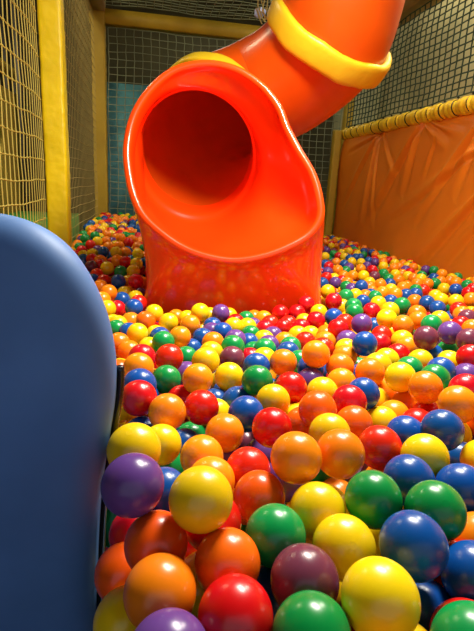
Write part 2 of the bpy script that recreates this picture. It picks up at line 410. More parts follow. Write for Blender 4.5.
# outer skin: up high it runs back to the tube, below it drops as an apron
back_c = hole_c + axis0 * .10
zs_ = [p.z for p in crest]; zlo, zhi = min(zs_), max(zs_)
XL, XR = A(141, 305, 2.262).x, A(324, 310, 2.255).x
def base_pt(i):
    """foot of the apron, a rounded U in plan"""
    p = crest[i]; s_ = (p.x - XL) / (XR - XL)
    t = min(1, max(0, (p.z - zlo) / .50))
    yb = 2.335 + .62 * t ** 1.0
    x = min(max(p.x, XL), XR)
    if t > .02: x = x + ((XL if s_ < .5 else XR) - x) * min(1, (t / .10)) ** .8
    # rounded front corners
    e = min(x - XL, XR - x); 
    if e < .05 and t < .3: yb += (.05 - e) * .35
    return Vector((x, yb, .0))
def smooth(a, b, x): x = min(1, max(0, (x - a) / (b - a))); return x * x * (3 - 2 * x)
NO = 16
for k in range(1, NO + 1):
    s_ = k / NO; ring = []
    for i in range(n):
        p0 = crest[i] - nin[i] * rr
        w = smooth(zlo + .42, zlo + .62, crest[i].z)      # 0 apron, 1 shell
        # shell to the tube
        q = ringpt(crest[i], back_c, tube_r + .04)
        sh = p0.lerp(q, s_) + (nfw[i] * -.03) * math.sin(PI * s_)
        # apron
        b = base_pt(i)
        e_ = s_ ** .75
        hx = p0.x + (b.x - p0.x) * min(1, s_ * 2.6) ** .8
        hy = p0.y + (b.y - p0.y) * min(1, s_ * 1.5) ** .9
        hz = p0.z + (b.z - p0.z) * s_
        ap = Vector((hx, hy, hz))
        ring.append(ap.lerp(sh, w))
    rings.append(ring)
last = []
for i in range(n):
    w = smooth(zlo + .42, zlo + .62, crest[i].z); last.append(rings[-1][i].lerp(ringpt(crest[i], hole_c, tube_r + .030, .17), w))
rings.append(last)
V, Fc = loft(rings, True, False)
hood = part('slide_mouth', V, Fc, M['slide'])

path = catmull(path_pts, 14)
npth = len(path)
i_c2 = 14 * 5 + 2      # big collar
o_r = sweep(path[8:i_c2 + 1], lambda t: tube_r + .028 * max(0, 1 - t * 3.2), 64)
i_r = sweep(path[8:i_c2 + 1], lambda t: tube_r - .018 + .028 * max(0, 1 - t * 3.2), 64)
V, Fc = loft(o_r + i_r[::-1], True); elbow = part('tube_elbow', V, Fc, M['tube'])
o_r = sweep(path[i_c2:], tube_r + .004, 64); i_r = sweep(path[i_c2:], tube_r - .016, 64)
V, Fc = loft(o_r + i_r[::-1], True); up_t = part('upper_tube', V, Fc, M['tube'])
def collar(ci, hw, r_in, thick, label=None, tilt=None):
    T_, N_, B_ = frames(path); c = path[ci]; t_, n_, b_ = T_[ci], N_[ci], B_[ci]
    seg = 96; prof = []
    for k in range(20):
        a_ = 2 * PI * k / 20; ca, sa = math.cos(a_), math.sin(a_)
        px_ = math.copysign(abs(ca) ** .55, ca) * hw; py_ = r_in + thick / 2 + math.copysign(abs(sa) ** .6, sa) * thick / 2
        prof.append((px_, py_))
    R_ = []
    for k in range(seg):
        th = 2 * PI * k / seg
        wob = 1 + .018 * math.sin(th * 13) + .012 * math.sin(th * 29 + 1)
        R_.append([c + t_ * (x_ * wob + .004 * math.sin(th * 7)) + (n_ * math.cos(th) + b_ * math.sin(th)) * (r_in + (y_ - r_in) * wob) for x_, y_ in prof])
    R_.append(R_[0]); V, Fc = loft(R_, True)
    return part('collar', V, Fc, M['collar'], label=label)
collar(i_c2, .070, tube_r, .055, 'thick yellow padded collar around the raised tube')
collar(14 * 2 - 1, .05, tube_r + .006, .042, 'yellow padded collar just behind the slide mouth')

# ---------------------------------------------------------------- blue pad in the foreground
OUT = [(-262, 640), (-266, 540), (-266, 440), (-258, 360), (-235, 300), (-190, 252), (-120, 226), (-50, 214), (0, 217), (22, 223), (42, 234), (60, 246), (78, 264), (92, 285), (104, 308), (112, 332), (117, 356), (119.5, 382), (119, 408), (114.5, 438), (109, 470), (104, 505), (101, 545), (99, 590), (97, 640), (94, 700)]
ZP = .66
edge_dir = Vector((-.30, .95, 0)).normalized()       # the slab's thickness runs away from the lens and to the left
face = [at(x, y, ZP) for x, y in OUT]
def planar(p):                                          # put the outline on one upright plane
    nrm = Vector((-.10, 1, 0)).normalized(); p0 = at(105, 400, ZP); r_ = p - CAM
    t_ = (p0 - CAM).dot(nrm) / r_.dot(nrm); return CAM + r_ * t_
face = catmull([planar(p) for p in face], 6)
NRM = Vector((-.10, 1, 0)).normalized()
face += [Vector((face[0].x - .02, face[0].y, .05))] if False else []
bot = Vector((face[-1].x, face[-1].y, .02)); botl = Vector((face[0].x, face[0].y, .02))
ring0 = face + [face[-1].lerp(bot, t) for t in (.33, .66, 1)] + [bot.lerp(botl, t) for t in (.25, .5, .75, 1)] + [botl.lerp(face[0], t) for t in (.25, .5, .75)]
def resample(loop, count):
    seg_len = [(loop[(i + 1) % len(loop)] - loop[i]).length for i in range(len(loop))]; total = sum(seg_len); out = []; i = 0; acc = 0
    for k in range(count):
        want = total * k / count
        while acc + seg_len[i] < want: acc += seg_len[i]; i += 1
        out.append(loop[i].lerp(loop[(i + 1) % len(loop)], (want - acc) / max(seg_len[i], 1e-9)))
    return out
ring0 = resample(ring0, 180)
for _ in range(4): ring0 = [(ring0[i - 1] + ring0[i] * 2 + ring0[(i + 1) % 180]) / 4 for i in range(180)]
cc = sum(ring0, Vector()) / len(ring0)
rings = []
TH = .24
def sc(r, f_, off): return [cc + (p - cc) * f_ + edge_dir * off for p in r]
inward_dirs = []
for i in range(len(ring0)):                             # inward normals in the plane of the face, smoothed
    t_ = ring0[(i + 1) % len(ring0)] - ring0[i - 1]; q = NRM.cross(t_).normalized()
    inward_dirs.append(q)
if sum(q.dot(cc - p) for q, p in zip(inward_dirs, ring0)) < 0: inward_dirs = [-q for q in inward_dirs]
for _ in range(6): inward_dirs = [(inward_dirs[i - 1] + inward_dirs[i] * 2 + inward_dirs[(i + 1) % len(inward_dirs)]).normalized() for i in range(len(inward_dirs))]
def inset(i, e, off): return ring0[i] + inward_dirs[i] * e + edge_dir * off
rim_steps = range(len(ring0)); rad = .07
for f_ in (.0, .25, .5, .75, .92):
    rings.append([(inset(i, rad, 0) - cc) * f_ + cc + edge_dir * (-.012 * (1 - f_ ** 2)) for i in rim_steps])
for k in range(0, 12):
    a_ = PI / 2 * k / 11
    rings.append([inset(i, rad * (1 - math.sin(a_)), rad * .8 * (1 - math.cos(a_))) for i in rim_steps])
for k in range(1, 6): rings.append(sc(ring0, 1 - .03 * k / 5, .064 + (TH - .11) * k / 5))
rings.append(sc(ring0, .93, TH - .012)); rings.append(sc(ring0, .86, TH)); rings.append(sc(ring0, .0, TH + .01))
pad_loc = Vector((-.35, .7, 0))
bp_ = empty('bolster_pad', pad_loc); tag(bp_, 'big rounded blue vinyl pad filling the lower left foreground', 'pad')
V, Fc = loft(rings, True); o = obj('cover', V, Fc, M['blue'], parent=bp_); o.matrix_parent_inverse = Matrix.Translation(-pad_loc)
side = [p for p in face[int(len(face) * .68):]]
V, Fc = loft(sweep([p + edge_dir * .06 + Vector((.0045, 0, 0)) for p in side] + [face[-1].lerp(bot, .4) + edge_dir * .06 + Vector((.0045, 0, 0))], .0065, 10), True, True)
o = obj('seam', V, Fc, M['seam'], parent=bp_); o.matrix_parent_inverse = Matrix.Translation(-pad_loc); o['label'] = 'dark seam along the pad edge'
V, Fc = loft(sweep([p + edge_dir * .05 + Vector((.0085, -.004, 0)) for p in face[int(len(face) * .85):]], .0014, 8), True, True)
o = obj('piping', V, Fc, M['piping'], parent=bp_); o.matrix_parent_inverse = Matrix.Translation(-pad_loc); o['label'] = 'thin pale shiny piping on the pad edge'

# ---------------------------------------------------------------- balls
R = .04
def ball_mesh(name, m_, seed, nseg=56, nring=40):
    """moulded ball: faint seam round the middle, a small gate mark, slightly out of round"""
    r = random.Random(seed); V = [Vector((0, 0, 1))]; Fc = []
    lat = [PI * (k + 1) / (nring + 1) for k in range(nring)]
    lat = sorted(lat + [PI / 2 - .012, PI / 2 + .012, .09, .12, .15])
    k1, k2, k3 = (r.uniform(-.006, .006) for _ in range(3)); p1 = r.uniform(0, 6)
    for a in lat:
        for j in range(nseg):
            b = 2 * PI * j / nseg; g = 1 + k1 * math.sin(2 * b + p1) * math.sin(a) + k2 * math.cos(3 * a)
            if abs(a - PI / 2) < .004: g += .004
            elif abs(a - PI / 2) < .02: g -= .001
            if .1 < a < .13: g += .006
            V.append(Vector((math.sin(a) * math.cos(b), math.sin(a) * math.sin(b), math.cos(a))) * g)
    V.append(Vector((0, 0, -1))); L = len(lat)
    for i in range(L - 1):
        for j in range(nseg):
            a = 1 + i * nseg + j; b = 1 + i * nseg + (j + 1) % nseg; Fc.append((a, a + nseg, b + nseg, b))
    for j in range(nseg): Fc.append((0, 1 + j, 1 + (j + 1) % nseg)); q = 1 + (L - 1) * nseg; Fc.append((q + (j + 1) % nseg, q + j, len(V) - 1))
    me = bpy.data.meshes.new(name); me.from_pydata([tuple(v * (R * .998)) for v in V], [], Fc); me.update()
    me.polygons.foreach_set('use_smooth', [True] * len(me.polygons)); me.materials.append(m_); return me
VAR = {k: [ball_mesh(BNAME[k] + '_ball', BM[k], 10 * i + ord(k)) for i in range(3)] for k in BALLC}
INDS = [
(165, 407, 613, 'Y', 'yellow ball in front row, green left, blue right, yellow above'),
(-68, 432, 580, 'O', 'orange ball beside blue pad, orange left, orange right, orange above, purple below'),
(228, 490, 612, 'B', 'blue ball in front row, yellow left, red right, green above, blue below'),
(16, 404, 583, 'R', 'red ball in front row, purple left, blue right, orange above'),
(-32, 516, 641, 'Y', 'yellow ball in mid pit, blue left, orange right, orange above, red below'),
(-121, 534, 643, 'P', 'violet ball beside blue pad, blue right, yellow above, red below'),
(96, 461, 579, 'M', 'plum ball in front row, blue left, yellow right, green above, green below'),
(5, 483, 578, 'T', 'deep orange ball in front row, orange left, blue right, red above, red below'),
(93, 382, 588, 'G', 'green ball in front row, blue left, yellow right, purple above'),
(208, 593, 600, 'G', 'green ball in mid pit, yellow left, blue right, purple above, yellow below'),
(153, 517, 581, 'Y', 'yellow ball in front row, purple left, yellow right, yellow above, yellow below'),
(-86, 510, 576, 'T', 'deep orange ball beside blue pad, red left, yellow right, blue above, orange below'),
(67, 536, 577, 'G', 'green ball in front row, orange left, yellow right, orange above, purple below'),
(284, 565, 607, 'G', 'green ball at right edge, green left, orange right, blue above, blue below'),
(104, 663, 617, 'O', 'orange ball in mid pit, purple left, orange right, orange above, yellow below'),
(181, 701, 605, 'O', 'orange ball in mid pit, orange left, purple right, yellow above, green below'),
(131, 594, 575, 'Y', 'yellow ball in mid pit, green left, green right, orange above, yellow below'),
(50, 642, 558, 'T', 'deep orange ball in mid pit, orange left, orange right, red above, green below'),
(309, 489, 574, 'B', 'blue ball in front row, red left, orange above, red below'),
(-142, 636, 631, 'Y', 'yellow ball beside blue pad, yellow right, blue above, purple below'),
(-47, 355, 584, 'P', 'violet ball beside blue pad, yellow left, red right, orange above'),
(275, 790, 570, 'R', 'red ball in mid pit, orange left, blue right, yellow above, purple below'),
(-136, 545, 494, 'T', 'deep orange ball beside blue pad, orange right, red above, yellow below'),
(-114, 468, 497, 'Y', 'yellow ball beside blue pad, orange right, orange above'),
(246, 366, 602, 'G', 'green ball in front row, blue left, red above'),
(409, 845, 584, 'B', 'blue ball at right edge, red left, yellow right, red above, yellow below'),
(288, 674, 581, 'B', 'blue ball in mid pit, red left, blue right, yellow above, green below'),
(336, 738, 586, 'Y', 'yellow ball at right edge, red left, blue right, blue above, blue below'),
(82, 867, 557, 'R', 'red ball in mid pit, purple left, orange right, yellow above, purple below'),
(369, 665, 576, 'B', 'blue ball at right edge, yellow left, blue above, green below'),
(-12, 895, 524, 'O', 'orange ball in mid pit, green left, purple right, yellow above, purple below'),
(-136, 925, 548, 'O', 'orange ball beside blue pad, blue left, green right, red above, blue below'),
(-205, 965, 558, 'R', 'red ball beside blue pad, orange right, blue above, blue below'),
(476, 937, 598, 'O', 'orange ball at right edge, red left, red above, orange below'),
(-69, 996, 529, 'R', 'red ball in mid pit, red left, yellow right, orange above, green below'),
(35, 754, 532, 'R', 'red ball in mid pit, purple left, orange right, purple above, orange below'),
(-50, 782, 535, 'O', 'orange ball in mid pit, green left, orange right, blue above, blue below'),
(464, 1080, 573, 'O', 'orange ball at right edge, orange left, green right, green above, red below'),
(179, 918, 577, 'T', 'deep orange ball in mid pit, yellow left, red right, yellow above, yellow below'),
(256, 489, 514, 'B', 'blue ball in front row, yellow left, red right, red above, yellow below'),
(-135, 844, 519, 'Y', 'yellow ball beside blue pad, yellow left, blue right, orange above, green below'),
(32, 960, 537, 'B', 'blue ball in mid pit, yellow left, red right, blue above, purple below'),
(-92, 1147, 534, 'O', 'orange ball in mid pit, purple left, blue right, yellow above, red below'),
(60, 1125, 547, 'G', 'green ball in mid pit, blue left, yellow right, blue above, blue below'),
(95, 1029, 539, 'Y', 'yellow ball in mid pit, green left, yellow right, orange above, red below'),
(262, 932, 541, 'T', 'deep orange ball in mid pit, yellow left, yellow right, red above, red below'),
(437, 1179, 557, 'Y', 'yellow ball in mid pit, orange left, orange right, green above, orange below'),
(191, 836, 567, 'Y', 'yellow ball in mid pit, orange left, orange right, orange above, orange below'),
(229, 1287, 570, 'O', 'orange ball in mid pit, green left, red right, red above, blue below'),
(267, 1011, 555, 'R', 'red ball in mid pit, yellow left, blue right, orange above, orange below'),
(-12, 1221, 514, 'Y', 'yellow ball in mid pit, yellow left, green right, purple above, blue below'),
(142, 1094, 546, 'R', 'red ball in mid pit, yellow left, purple right, blue above, yellow below'),
(-182, 1213, 499, 'G', 'green ball beside blue pad, blue left, purple right, red above, red below'),
(360, 893, 543, 'B', 'blue ball in mid pit, yellow left, red right, red above, yellow below'),
(142, 1314, 529, 'O', 'orange ball in mid pit, yellow left, green right, blue above, red below'),
(373, 1235, 544, 'O', 'orange ball in mid pit, orange left, yellow right, yellow above, blue below'),
(-186, 1285, 535, 'R', 'red ball beside blue pad, yellow left, green right, green above, green below'),
(614, 1487, 576, 'M', 'plum ball at right edge, orange left, purple right, green above, blue below'),
(410, 1455, 555, 'B', 'blue ball in middle distance, orange left, red right, purple above, orange below'),
(319, 1088, 544, 'B', 'blue ball in mid pit, red left, yellow right, orange above, yellow below'),
(-138, 625, 492, 'R', 'red ball beside blue pad, orange right, purple above, orange below'),
(-28, 705, 539, 'O', 'orange ball in mid pit, orange left, red right, purple above, yellow below'),
(-105, 691, 522, 'B', 'blue ball beside blue pad, purple left, yellow right, green above, orange below'),
(-18, 559, 574, 'R', 'red ball in front row, blue left, orange right, yellow above, orange below'),
(-247, 1159, 550, 'O', 'orange ball beside blue pad, orange left, red right, red above, blue below'),
(-81, 1276, 534, 'Y', 'yellow ball in mid pit, green left, purple right, yellow above, orange below'),
(-329, 1278, 483, 'T', 'deep orange ball beside blue pad, orange right, orange above, red below'),
(725, 1567, 575, 'P', 'violet ball at right edge, green left, purple right, red above, green below'),
(301, 1284, 536, 'O', 'orange ball in mid pit, orange left, blue right, orange above, orange below'),
(-220, 1045, 553, 'B', 'blue ball beside blue pad, orange left, green right, orange above, red below'),
(361, 1050, 488, 'Y', 'yellow ball in mid pit, orange left, orange right, yellow above, red below'),
(225, 1117, 528, 'Y', 'yellow ball in mid pit, purple left, orange right, blue above, orange below'),
(-8, 1417, 494, 'M', 'plum ball in mid pit, yellow left, red right, green above, yellow below'),
(59, 508, 503, 'B', 'blue ball in front row, red left, purple right, green above'),
(289, 1198, 524, 'O', 'orange ball in mid pit, yellow left, orange right, orange above, red below'),
(479, 1775, 532, 'P', 'violet ball in middle distance, red left, red right, green above, blue below'),
(-203, 1669, 474, 'O', 'orange ball in middle distance, green left, blue right, orange above, green below'),
(-370, 1720, 461, 'Y', 'yellow ball beside blue pad, blue left, yellow right, orange above, red below'),
(700, 1356, 562, 'R', 'red ball at right edge, yellow left, purple above, purple below'),
(64, 1301, 517, 'B', 'blue ball in mid pit, purple left, yellow right, red above, green below'),
(538, 1203, 548, 'G', 'green ball at right edge, orange left, red right, blue above, orange below'),
(551, 1057, 581, 'R', 'red ball at right edge, blue left, purple above, orange below'),
(476, 804, 546, 'Y', 'yellow ball at right edge, blue left, yellow above, blue below'),
(-255, 1608, 471, 'G', 'green ball beside blue pad, yellow left, orange right, blue above, red below'),
(369, 593, 540, 'O', 'orange ball in front row, green left, blue above, blue below'),
(755, 1492, 574, 'M', 'plum ball at right edge, purple left, orange above, red below'),
(642, 1788, 531, 'O', 'orange ball in middle distance, yellow left, orange right, green above, yellow below'),
(159, 966, 516, 'T', 'deep orange ball in mid pit, red left, orange right, yellow above, orange below'),
(597, 1853, 538, 'Y', 'yellow ball in middle distance, red left, orange right, yellow above, red below'),
(13, 1132, 483, 'B', 'blue ball in mid pit, blue left, green right, yellow above, yellow below'),
(-417, 1626, 450, 'O', 'orange ball beside blue pad, orange right, green above, orange below'),
(-278, 1885, 462, 'Y', 'yellow ball at foot of slide, blue left, yellow right, orange above, green below'),
(387, 1755, 512, 'R', 'red ball in middle distance, orange left, purple right, blue above, yellow below'),
(582, 1271, 546, 'B', 'blue ball at right edge, yellow left, purple right, yellow above, green below'),
(-8, 1498, 505, 'G', 'green ball in mid pit, yellow left, green right, purple above, purple below'),
(-185, 1843, 470, 'O', 'orange ball at foot of slide, orange left, purple right, yellow above, blue below'),
(460, 1175, 480, 'O', 'orange ball in mid pit, orange left, red right, yellow above, red below'),
(-159, 1988, 485, 'Y', 'yellow ball at foot of slide, yellow left, yellow right, orange below'),
(-577, 2052, 460, 'Y', 'yellow ball in middle distance, red right, orange above, green below'),
(410, 1112, 478, 'O', 'orange ball in mid pit, yellow left, orange right, orange above, blue below'),
(-72, 2045, 471, 'P', 'violet ball at foot of slide, yellow left, yellow right, blue below'),
(-371, 1876, 467, 'T', 'deep orange ball at foot of slide, orange left, yellow right, blue above, yellow below'),
(-271, 1320, 518, 'R', 'red ball beside blue pad, orange left, green right, yellow above, orange below'),
(-366, 1564, 444, 'O', 'orange ball beside blue pad, orange left, red right, yellow above, orange below'),
(751, 1788, 541, 'G', 'green ball at right edge, orange left, yellow right, blue above, purple below'),
(581, 1421, 517, 'Y', 'yellow ball at right edge, green left, blue right, purple above, orange below'),
(340, 1996, 475, 'R', 'red ball at foot of slide, yellow left, blue right, yellow above, yellow below'),
(217, 1258, 497, 'P', 'violet ball in mid pit, red left, yellow right, blue above, orange below'),
(455, 2226, 512, 'R', 'red ball in middle distance, yellow left, yellow right, yellow above, blue below'),
(-458, 2054, 471, 'B', 'blue ball in middle distance, red left, red right, yellow above, orange below'),
(522, 1660, 494, 'R', 'red ball in middle distance, blue left, yellow right, red above, yellow below'),
(519, 1339, 520, 'G', 'green ball in mid pit, yellow left, yellow right, red above, yellow below'),
(358, 1479, 498, 'O', 'orange ball in mid pit, red left, blue right, yellow above, orange below'),
(416, 1310, 536, 'Y', 'yellow ball in mid pit, blue left, yellow right, red above, orange below'),
(542, 1514, 503, 'R', 'red ball in mid pit, yellow left, orange right, yellow above, green below'),
(604, 2101, 504, 'R', 'red ball in middle distance, green left, yellow right, yellow above, purple below'),
(434, 1020, 502, 'R', 'red ball in mid pit, orange left, red right, orange above, blue below'),
(768, 2192, 517, 'G', 'green ball in middle distance, yellow left, orange right, blue above, orange below'),
(-133, 1159, 466, 'R', 'red ball in mid pit, blue left, orange right, green above, orange below'),
(325, 2212, 494, 'R', 'red ball at foot of slide, red left, yellow right, blue above, yellow below'),
(663, 1285, 527, 'P', 'violet ball at right edge, blue left, red above, red below'),
(-53, 1790, 462, 'B', 'blue ball in middle distance, purple left, yellow right, purple above, green below'),
(-92, 1030, 430, 'G', 'green ball in mid pit, blue left, orange right, red above, orange below'),
(-101, 954, 452, 'B', 'blue ball in mid pit, yellow left, green right, orange above, orange below'),
(523, 2082, 501, 'G', 'green ball in middle distance, yellow left, red right, green above, red below'),
(-480, 1837, 435, 'G', 'green ball in middle distance, blue right, yellow above, orange below'),
(-79, 1615, 476, 'O', 'orange ball in middle distance, blue left, blue right, purple above, yellow below'),
(198, 2129, 463, 'R', 'red ball at foot of slide, red left, red right, red below'),
(592, 1576, 512, 'O', 'orange ball in mid pit, red left, purple right, orange above, green below'),
(103, 1579, 474, 'G', 'green ball in mid pit, green left, purple right, yellow above, yellow below'),
(469, 872, 504, 'B', 'blue ball at right edge, yellow left, yellow right, yellow above, blue below'),
(747, 1914, 521, 'O', 'orange ball in middle distance, orange left, green right, orange above, purple below'),
(-365, 2037, 456, 'Y', 'yellow ball at foot of slide, orange left, yellow right, yellow below'),
(198, 1935, 451, 'R', 'red ball at foot of slide, purple left, yellow right, red above, orange below'),
(-552, 2523, 494, 'R', 'red ball in dim pile beside slide, yellow left, yellow above, yellow below'),
(264, 1735, 460, 'R', 'red ball in middle distance, yellow left, orange right, yellow above, orange below'),
(-165, 1539, 443, 'G', 'green ball in mid pit, red left, yellow right, blue above, purple below'),
(421, 2021, 487, 'B', 'blue ball in middle distance, yellow left, yellow right, red above, red below'),
(73, 935, 452, 'P', 'violet ball in mid pit, purple left, orange right, red above, red below'),
(-658, 2574, 476, 'B', 'blue ball in dim pile beside slide, red left, red right, green above, yellow below'),
(485, 1449, 506, 'Y', 'yellow ball in mid pit, yellow left, red right, red above, yellow below'),
(977, 2289, 490, 'B', 'blue ball at right edge, blue left, red right, yellow above, yellow below'),
(-627, 2154, 473, 'O', 'orange ball in dim pile beside slide, orange right, orange above, yellow below'),
(-11, 1901, 454, 'Y', 'yellow ball at foot of slide, blue left, yellow right, red above, purple below'),
(274, 421, 551, 'R', 'red ball in front row, blue left, blue above, green below'),
(-129, 1775, 440, 'B', 'blue ball in middle distance, orange left, purple right, orange above, blue below'),
(-76, 1459, 492, 'Y', 'yellow ball in mid pit, blue left, green right, orange above, yellow below'),
(-618, 2232, 491, 'O', 'orange ball in dim pile beside slide, orange left, blue right, blue above, yellow below'),
(600, 1655, 510, 'Y', 'yellow ball in middle distance, red left, orange right, orange above, red below'),
(680, 1441, 512, 'Y', 'yellow ball at right edge, blue left, red right, green above, blue below'),
(276, 2150, 463, 'R', 'red ball at foot of slide, red left, yellow right, red below'),
(483, 1083, 496, 'R', 'red ball at right edge, red left, orange right, orange above, blue below'),
(980, 2434, 483, 'B', 'blue ball at right edge, orange left, blue right, yellow above, orange below'),
(183, 1571, 470, 'B', 'blue ball in mid pit, purple left, red right, green above, green below'),
(-795, 2851, 496, 'Y', 'yellow ball in dim pile beside slide, red left, orange right, orange above, red below'),
(561, 1775, 489, 'R', 'red ball in middle distance, purple left, yellow right, yellow above, red below'),
(662, 2027, 528, 'Y', 'yellow ball in middle distance, yellow left, green right, blue above, yellow below'),
(488, 2573, 485, 'Y', 'yellow ball near orange wall, red left, green right, blue above, red below'),
(409, 1681, 490, 'P', 'violet ball in middle distance, red left, purple right, red above, yellow below'),
(-194, 945, 481, 'B', 'blue ball beside blue pad, orange right, red above, yellow below'),
(-40, 1073, 474, 'Y', 'yellow ball in mid pit, red left, blue right, blue above, orange below'),
(96, 1458, 482, 'Y', 'yellow ball in mid pit, blue left, orange right, green above, green below'),
(-553, 2134, 440, 'R', 'red ball in middle distance, yellow left, blue right, blue above, yellow below'),
(331, 1695, 477, 'O', 'orange ball in middle distance, yellow left, red right, orange above, red below'),
(36, 1003, 434, 'M', 'plum ball in mid pit, orange left, purple right, blue above, red below'),
(1272, 2572, 486, 'O', 'orange ball near orange wall, yellow left, red above, purple below'),
(227, 1337, 507, 'B', 'blue ball in mid pit, orange left, orange right, green above, purple below'),
(-132, 880, 447, 'G', 'green ball beside blue pad, yellow left, orange right, yellow above, blue below'),
(1360, 2967, 460, 'B', 'blue ball near orange wall, yellow left, red right, orange above, yellow below'),
(1153, 2489, 488, 'Y', 'yellow ball at right edge, yellow left, orange right, blue above, red below'),
(483, 949, 519, 'Y', 'yellow ball at right edge, blue left, orange above, yellow below'),
(380, 1186, 481, 'Y', 'yellow ball in mid pit, blue left, orange right, orange above, yellow below'),
(311, 1618, 477, 'R', 'red ball in mid pit, orange left, yellow right, orange above, orange below'),
(841, 1930, 525, 'Y', 'yellow ball at right edge, green left, red right, blue above, purple below'),
(559, 2436, 493, 'G', 'green ball near orange wall, red left, yellow right, purple above, green below'),
(120, 1920, 445, 'R', 'red ball at foot of slide, purple left, red right, orange above, yellow below'),
(246, 614, 516, 'Y', 'yellow ball in front row, yellow left, blue right, green above, yellow below'),
(435, 1251, 486, 'O', 'orange ball in mid pit, blue left, yellow right, orange above, yellow below'),
(-738, 2510, 454, 'O', 'orange ball in dim pile beside slide, blue left, orange right, red above, orange below'),
(747, 1607, 495, 'G', 'green ball at right edge, blue left, red right, purple above, yellow below'),
(785, 2037, 519, 'O', 'orange ball in middle distance, green left, blue right, orange above, orange below'),
(245, 1814, 458, 'Y', 'yellow ball in middle distance, red left, red right, red above, green below'),
(-1, 1668, 473, 'P', 'violet ball in middle distance, blue left, blue right, yellow above, green below'),
(1014, 2053, 509, 'M', 'plum ball at right edge, orange left, orange above, orange below'),
(455, 1948, 484, 'R', 'red ball in middle distance, red left, purple right, green above, purple below'),
(60, 1867, 435, 'G', 'green ball in middle distance, purple left, yellow right, yellow above, blue below'),
(376, 2144, 473, 'Y', 'yellow ball at foot of slide, red left, blue right, yellow above, red below'),
(-574, 2313, 439, 'B', 'blue ball in dim pile beside slide, orange left, yellow right, yellow above, red below'),
(203, 1681, 455, 'G', 'green ball in mid pit, orange left, red right, yellow above, blue below'),
(-44, 1179, 454, 'B', 'blue ball in mid pit, red left, blue right, yellow above, yellow below'),
(942, 2503, 472, 'O', 'orange ball in middle distance, blue left, blue right, blue above, orange below'),
(-634, 2834, 489, 'Y', 'yellow ball in dim pile beside slide, green left, yellow above, red below'),
(1102, 2554, 477, 'Y', 'yellow ball near orange wall, yellow left, yellow right, yellow above, blue below'),
(275, 1956, 450, 'R', 'red ball at foot of slide, red left, yellow right, yellow above, yellow below'),
(716, 2387, 476, 'Y', 'yellow ball in middle distance, blue left, blue right, green above, red below'),
(-145, 1387, 446, 'P', 'violet ball in mid pit, red left, orange right, green above, red below'),
(895, 2689, 468, 'O', 'orange ball near orange wall, orange left, orange right, yellow above, blue below'),
(-825, 2660, 454, 'B', 'blue ball in dim pile beside slide, orange right, red above, orange below'),
(-942, 3011, 470, 'M', 'plum ball in dim pile beside slide, blue left, red right, red above, red below'),
(-1044, 3108, 459, 'B', 'blue ball in dim pile beside slide, purple right, blue above, blue below'),
(390, 1604, 482, 'Y', 'yellow ball in mid pit, red left, blue right, purple above, orange below'),
(-743, 3093, 498, 'R', 'red ball in dim pile beside slide, orange left, yellow right, orange above, green below'),
(-716, 2855, 475, 'G', 'green ball in dim pile beside slide, yellow left, yellow right, red above, blue below'),
(740, 2852, 470, 'B', 'blue ball near orange wall, purple left, orange right, yellow above, orange below'),
(-455, 1987, 428, 'O', 'orange ball in middle distance, yellow left, orange right, blue above, blue below'),
(1315, 3032, 449, 'Y', 'yellow ball near orange wall, green left, blue right, orange above, yellow below'),
(-164, 1708, 416, 'B', 'blue ball in mid pit, orange left, yellow right, blue above, green below'),
(638, 3138, 430, 'P', 'violet ball near orange wall, red left, green right, yellow above, yellow below'),
(942, 1853, 515, 'O', 'orange ball at right edge, red left, purple above, purple below'),
(-716, 3345, 516, 'Y', 'yellow ball in dim pile beside slide, orange left, red above, yellow below'),
(-469, 2204, 455, 'R', 'red ball in dim pile beside slide, blue left, yellow right, yellow above, orange below'),
(675, 2531, 448, 'B', 'blue ball in middle distance, yellow left, green right, orange above, red below'),
(652, 1516, 508, 'B', 'blue ball at right edge, yellow left, green right, purple above, blue below'),
(47, 1954, 441, 'Y', 'yellow ball at foot of slide, yellow left, purple right, green above, green below'),
(933, 1932, 506, 'R', 'red ball at right edge, yellow left, orange right, orange above, purple below'),
(49, 1724, 445, 'B', 'blue ball in middle distance, purple left, yellow right, green above, green below'),
(-417, 1782, 442, 'B', 'blue ball beside blue pad, green left, yellow right, yellow above, orange below'),
(-312, 1648, 432, 'Y', 'yellow ball beside blue pad, yellow left, green right, yellow above, red below'),
(110, 1776, 445, 'Y', 'yellow ball in middle distance, blue left, purple right, red above, green below'),
(121, 2089, 442, 'O', 'orange ball at foot of slide, purple left, red right, red below'),
(-969, 3388, 510, 'B', 'blue ball in dim pile beside slide, yellow left, yellow right, orange above, orange below'),
(198, 401, 540, 'Y', 'yellow ball in front row, yellow left, red right, blue above'),
(149, 1846, 441, 'P', 'violet ball in middle distance, red left, orange right, red above, purple below'),
(-652, 3005, 504, 'Y', 'yellow ball in dim pile beside slide, red left, yellow above, yellow below'),
(1029, 2139, 503, 'O', 'orange ball at right edge, yellow left, purple right, red above, red below'),
(839, 2746, 460, 'O', 'orange ball near orange wall, green left, yellow right, orange above, blue below'),
(538, 2171, 505, 'G', 'green ball in middle distance, yellow left, blue right, green above, green below'),
(188, 1759, 447, 'O', 'orange ball in middle distance, purple left, green right, red above, blue below'),
(-868, 3338, 522, 'Y', 'yellow ball in dim pile beside slide, orange left, orange right, orange above, orange below'),
(-808, 3140, 497, 'O', 'orange ball in dim pile beside slide, yellow left, red right, yellow above, green below'),
(1060, 2246, 499, 'R', 'red ball at right edge, yellow left, purple right, yellow above, orange below'),
(124, 1698, 450, 'P', 'violet ball in mid pit, green left, orange right, purple above, yellow below'),
(546, 3086, 431, 'B', 'blue ball at foot of slide, purple right, red above, yellow below'),
(882, 3379, 446, 'Y', 'yellow ball near orange wall, orange left, yellow right, orange above, blue below'),
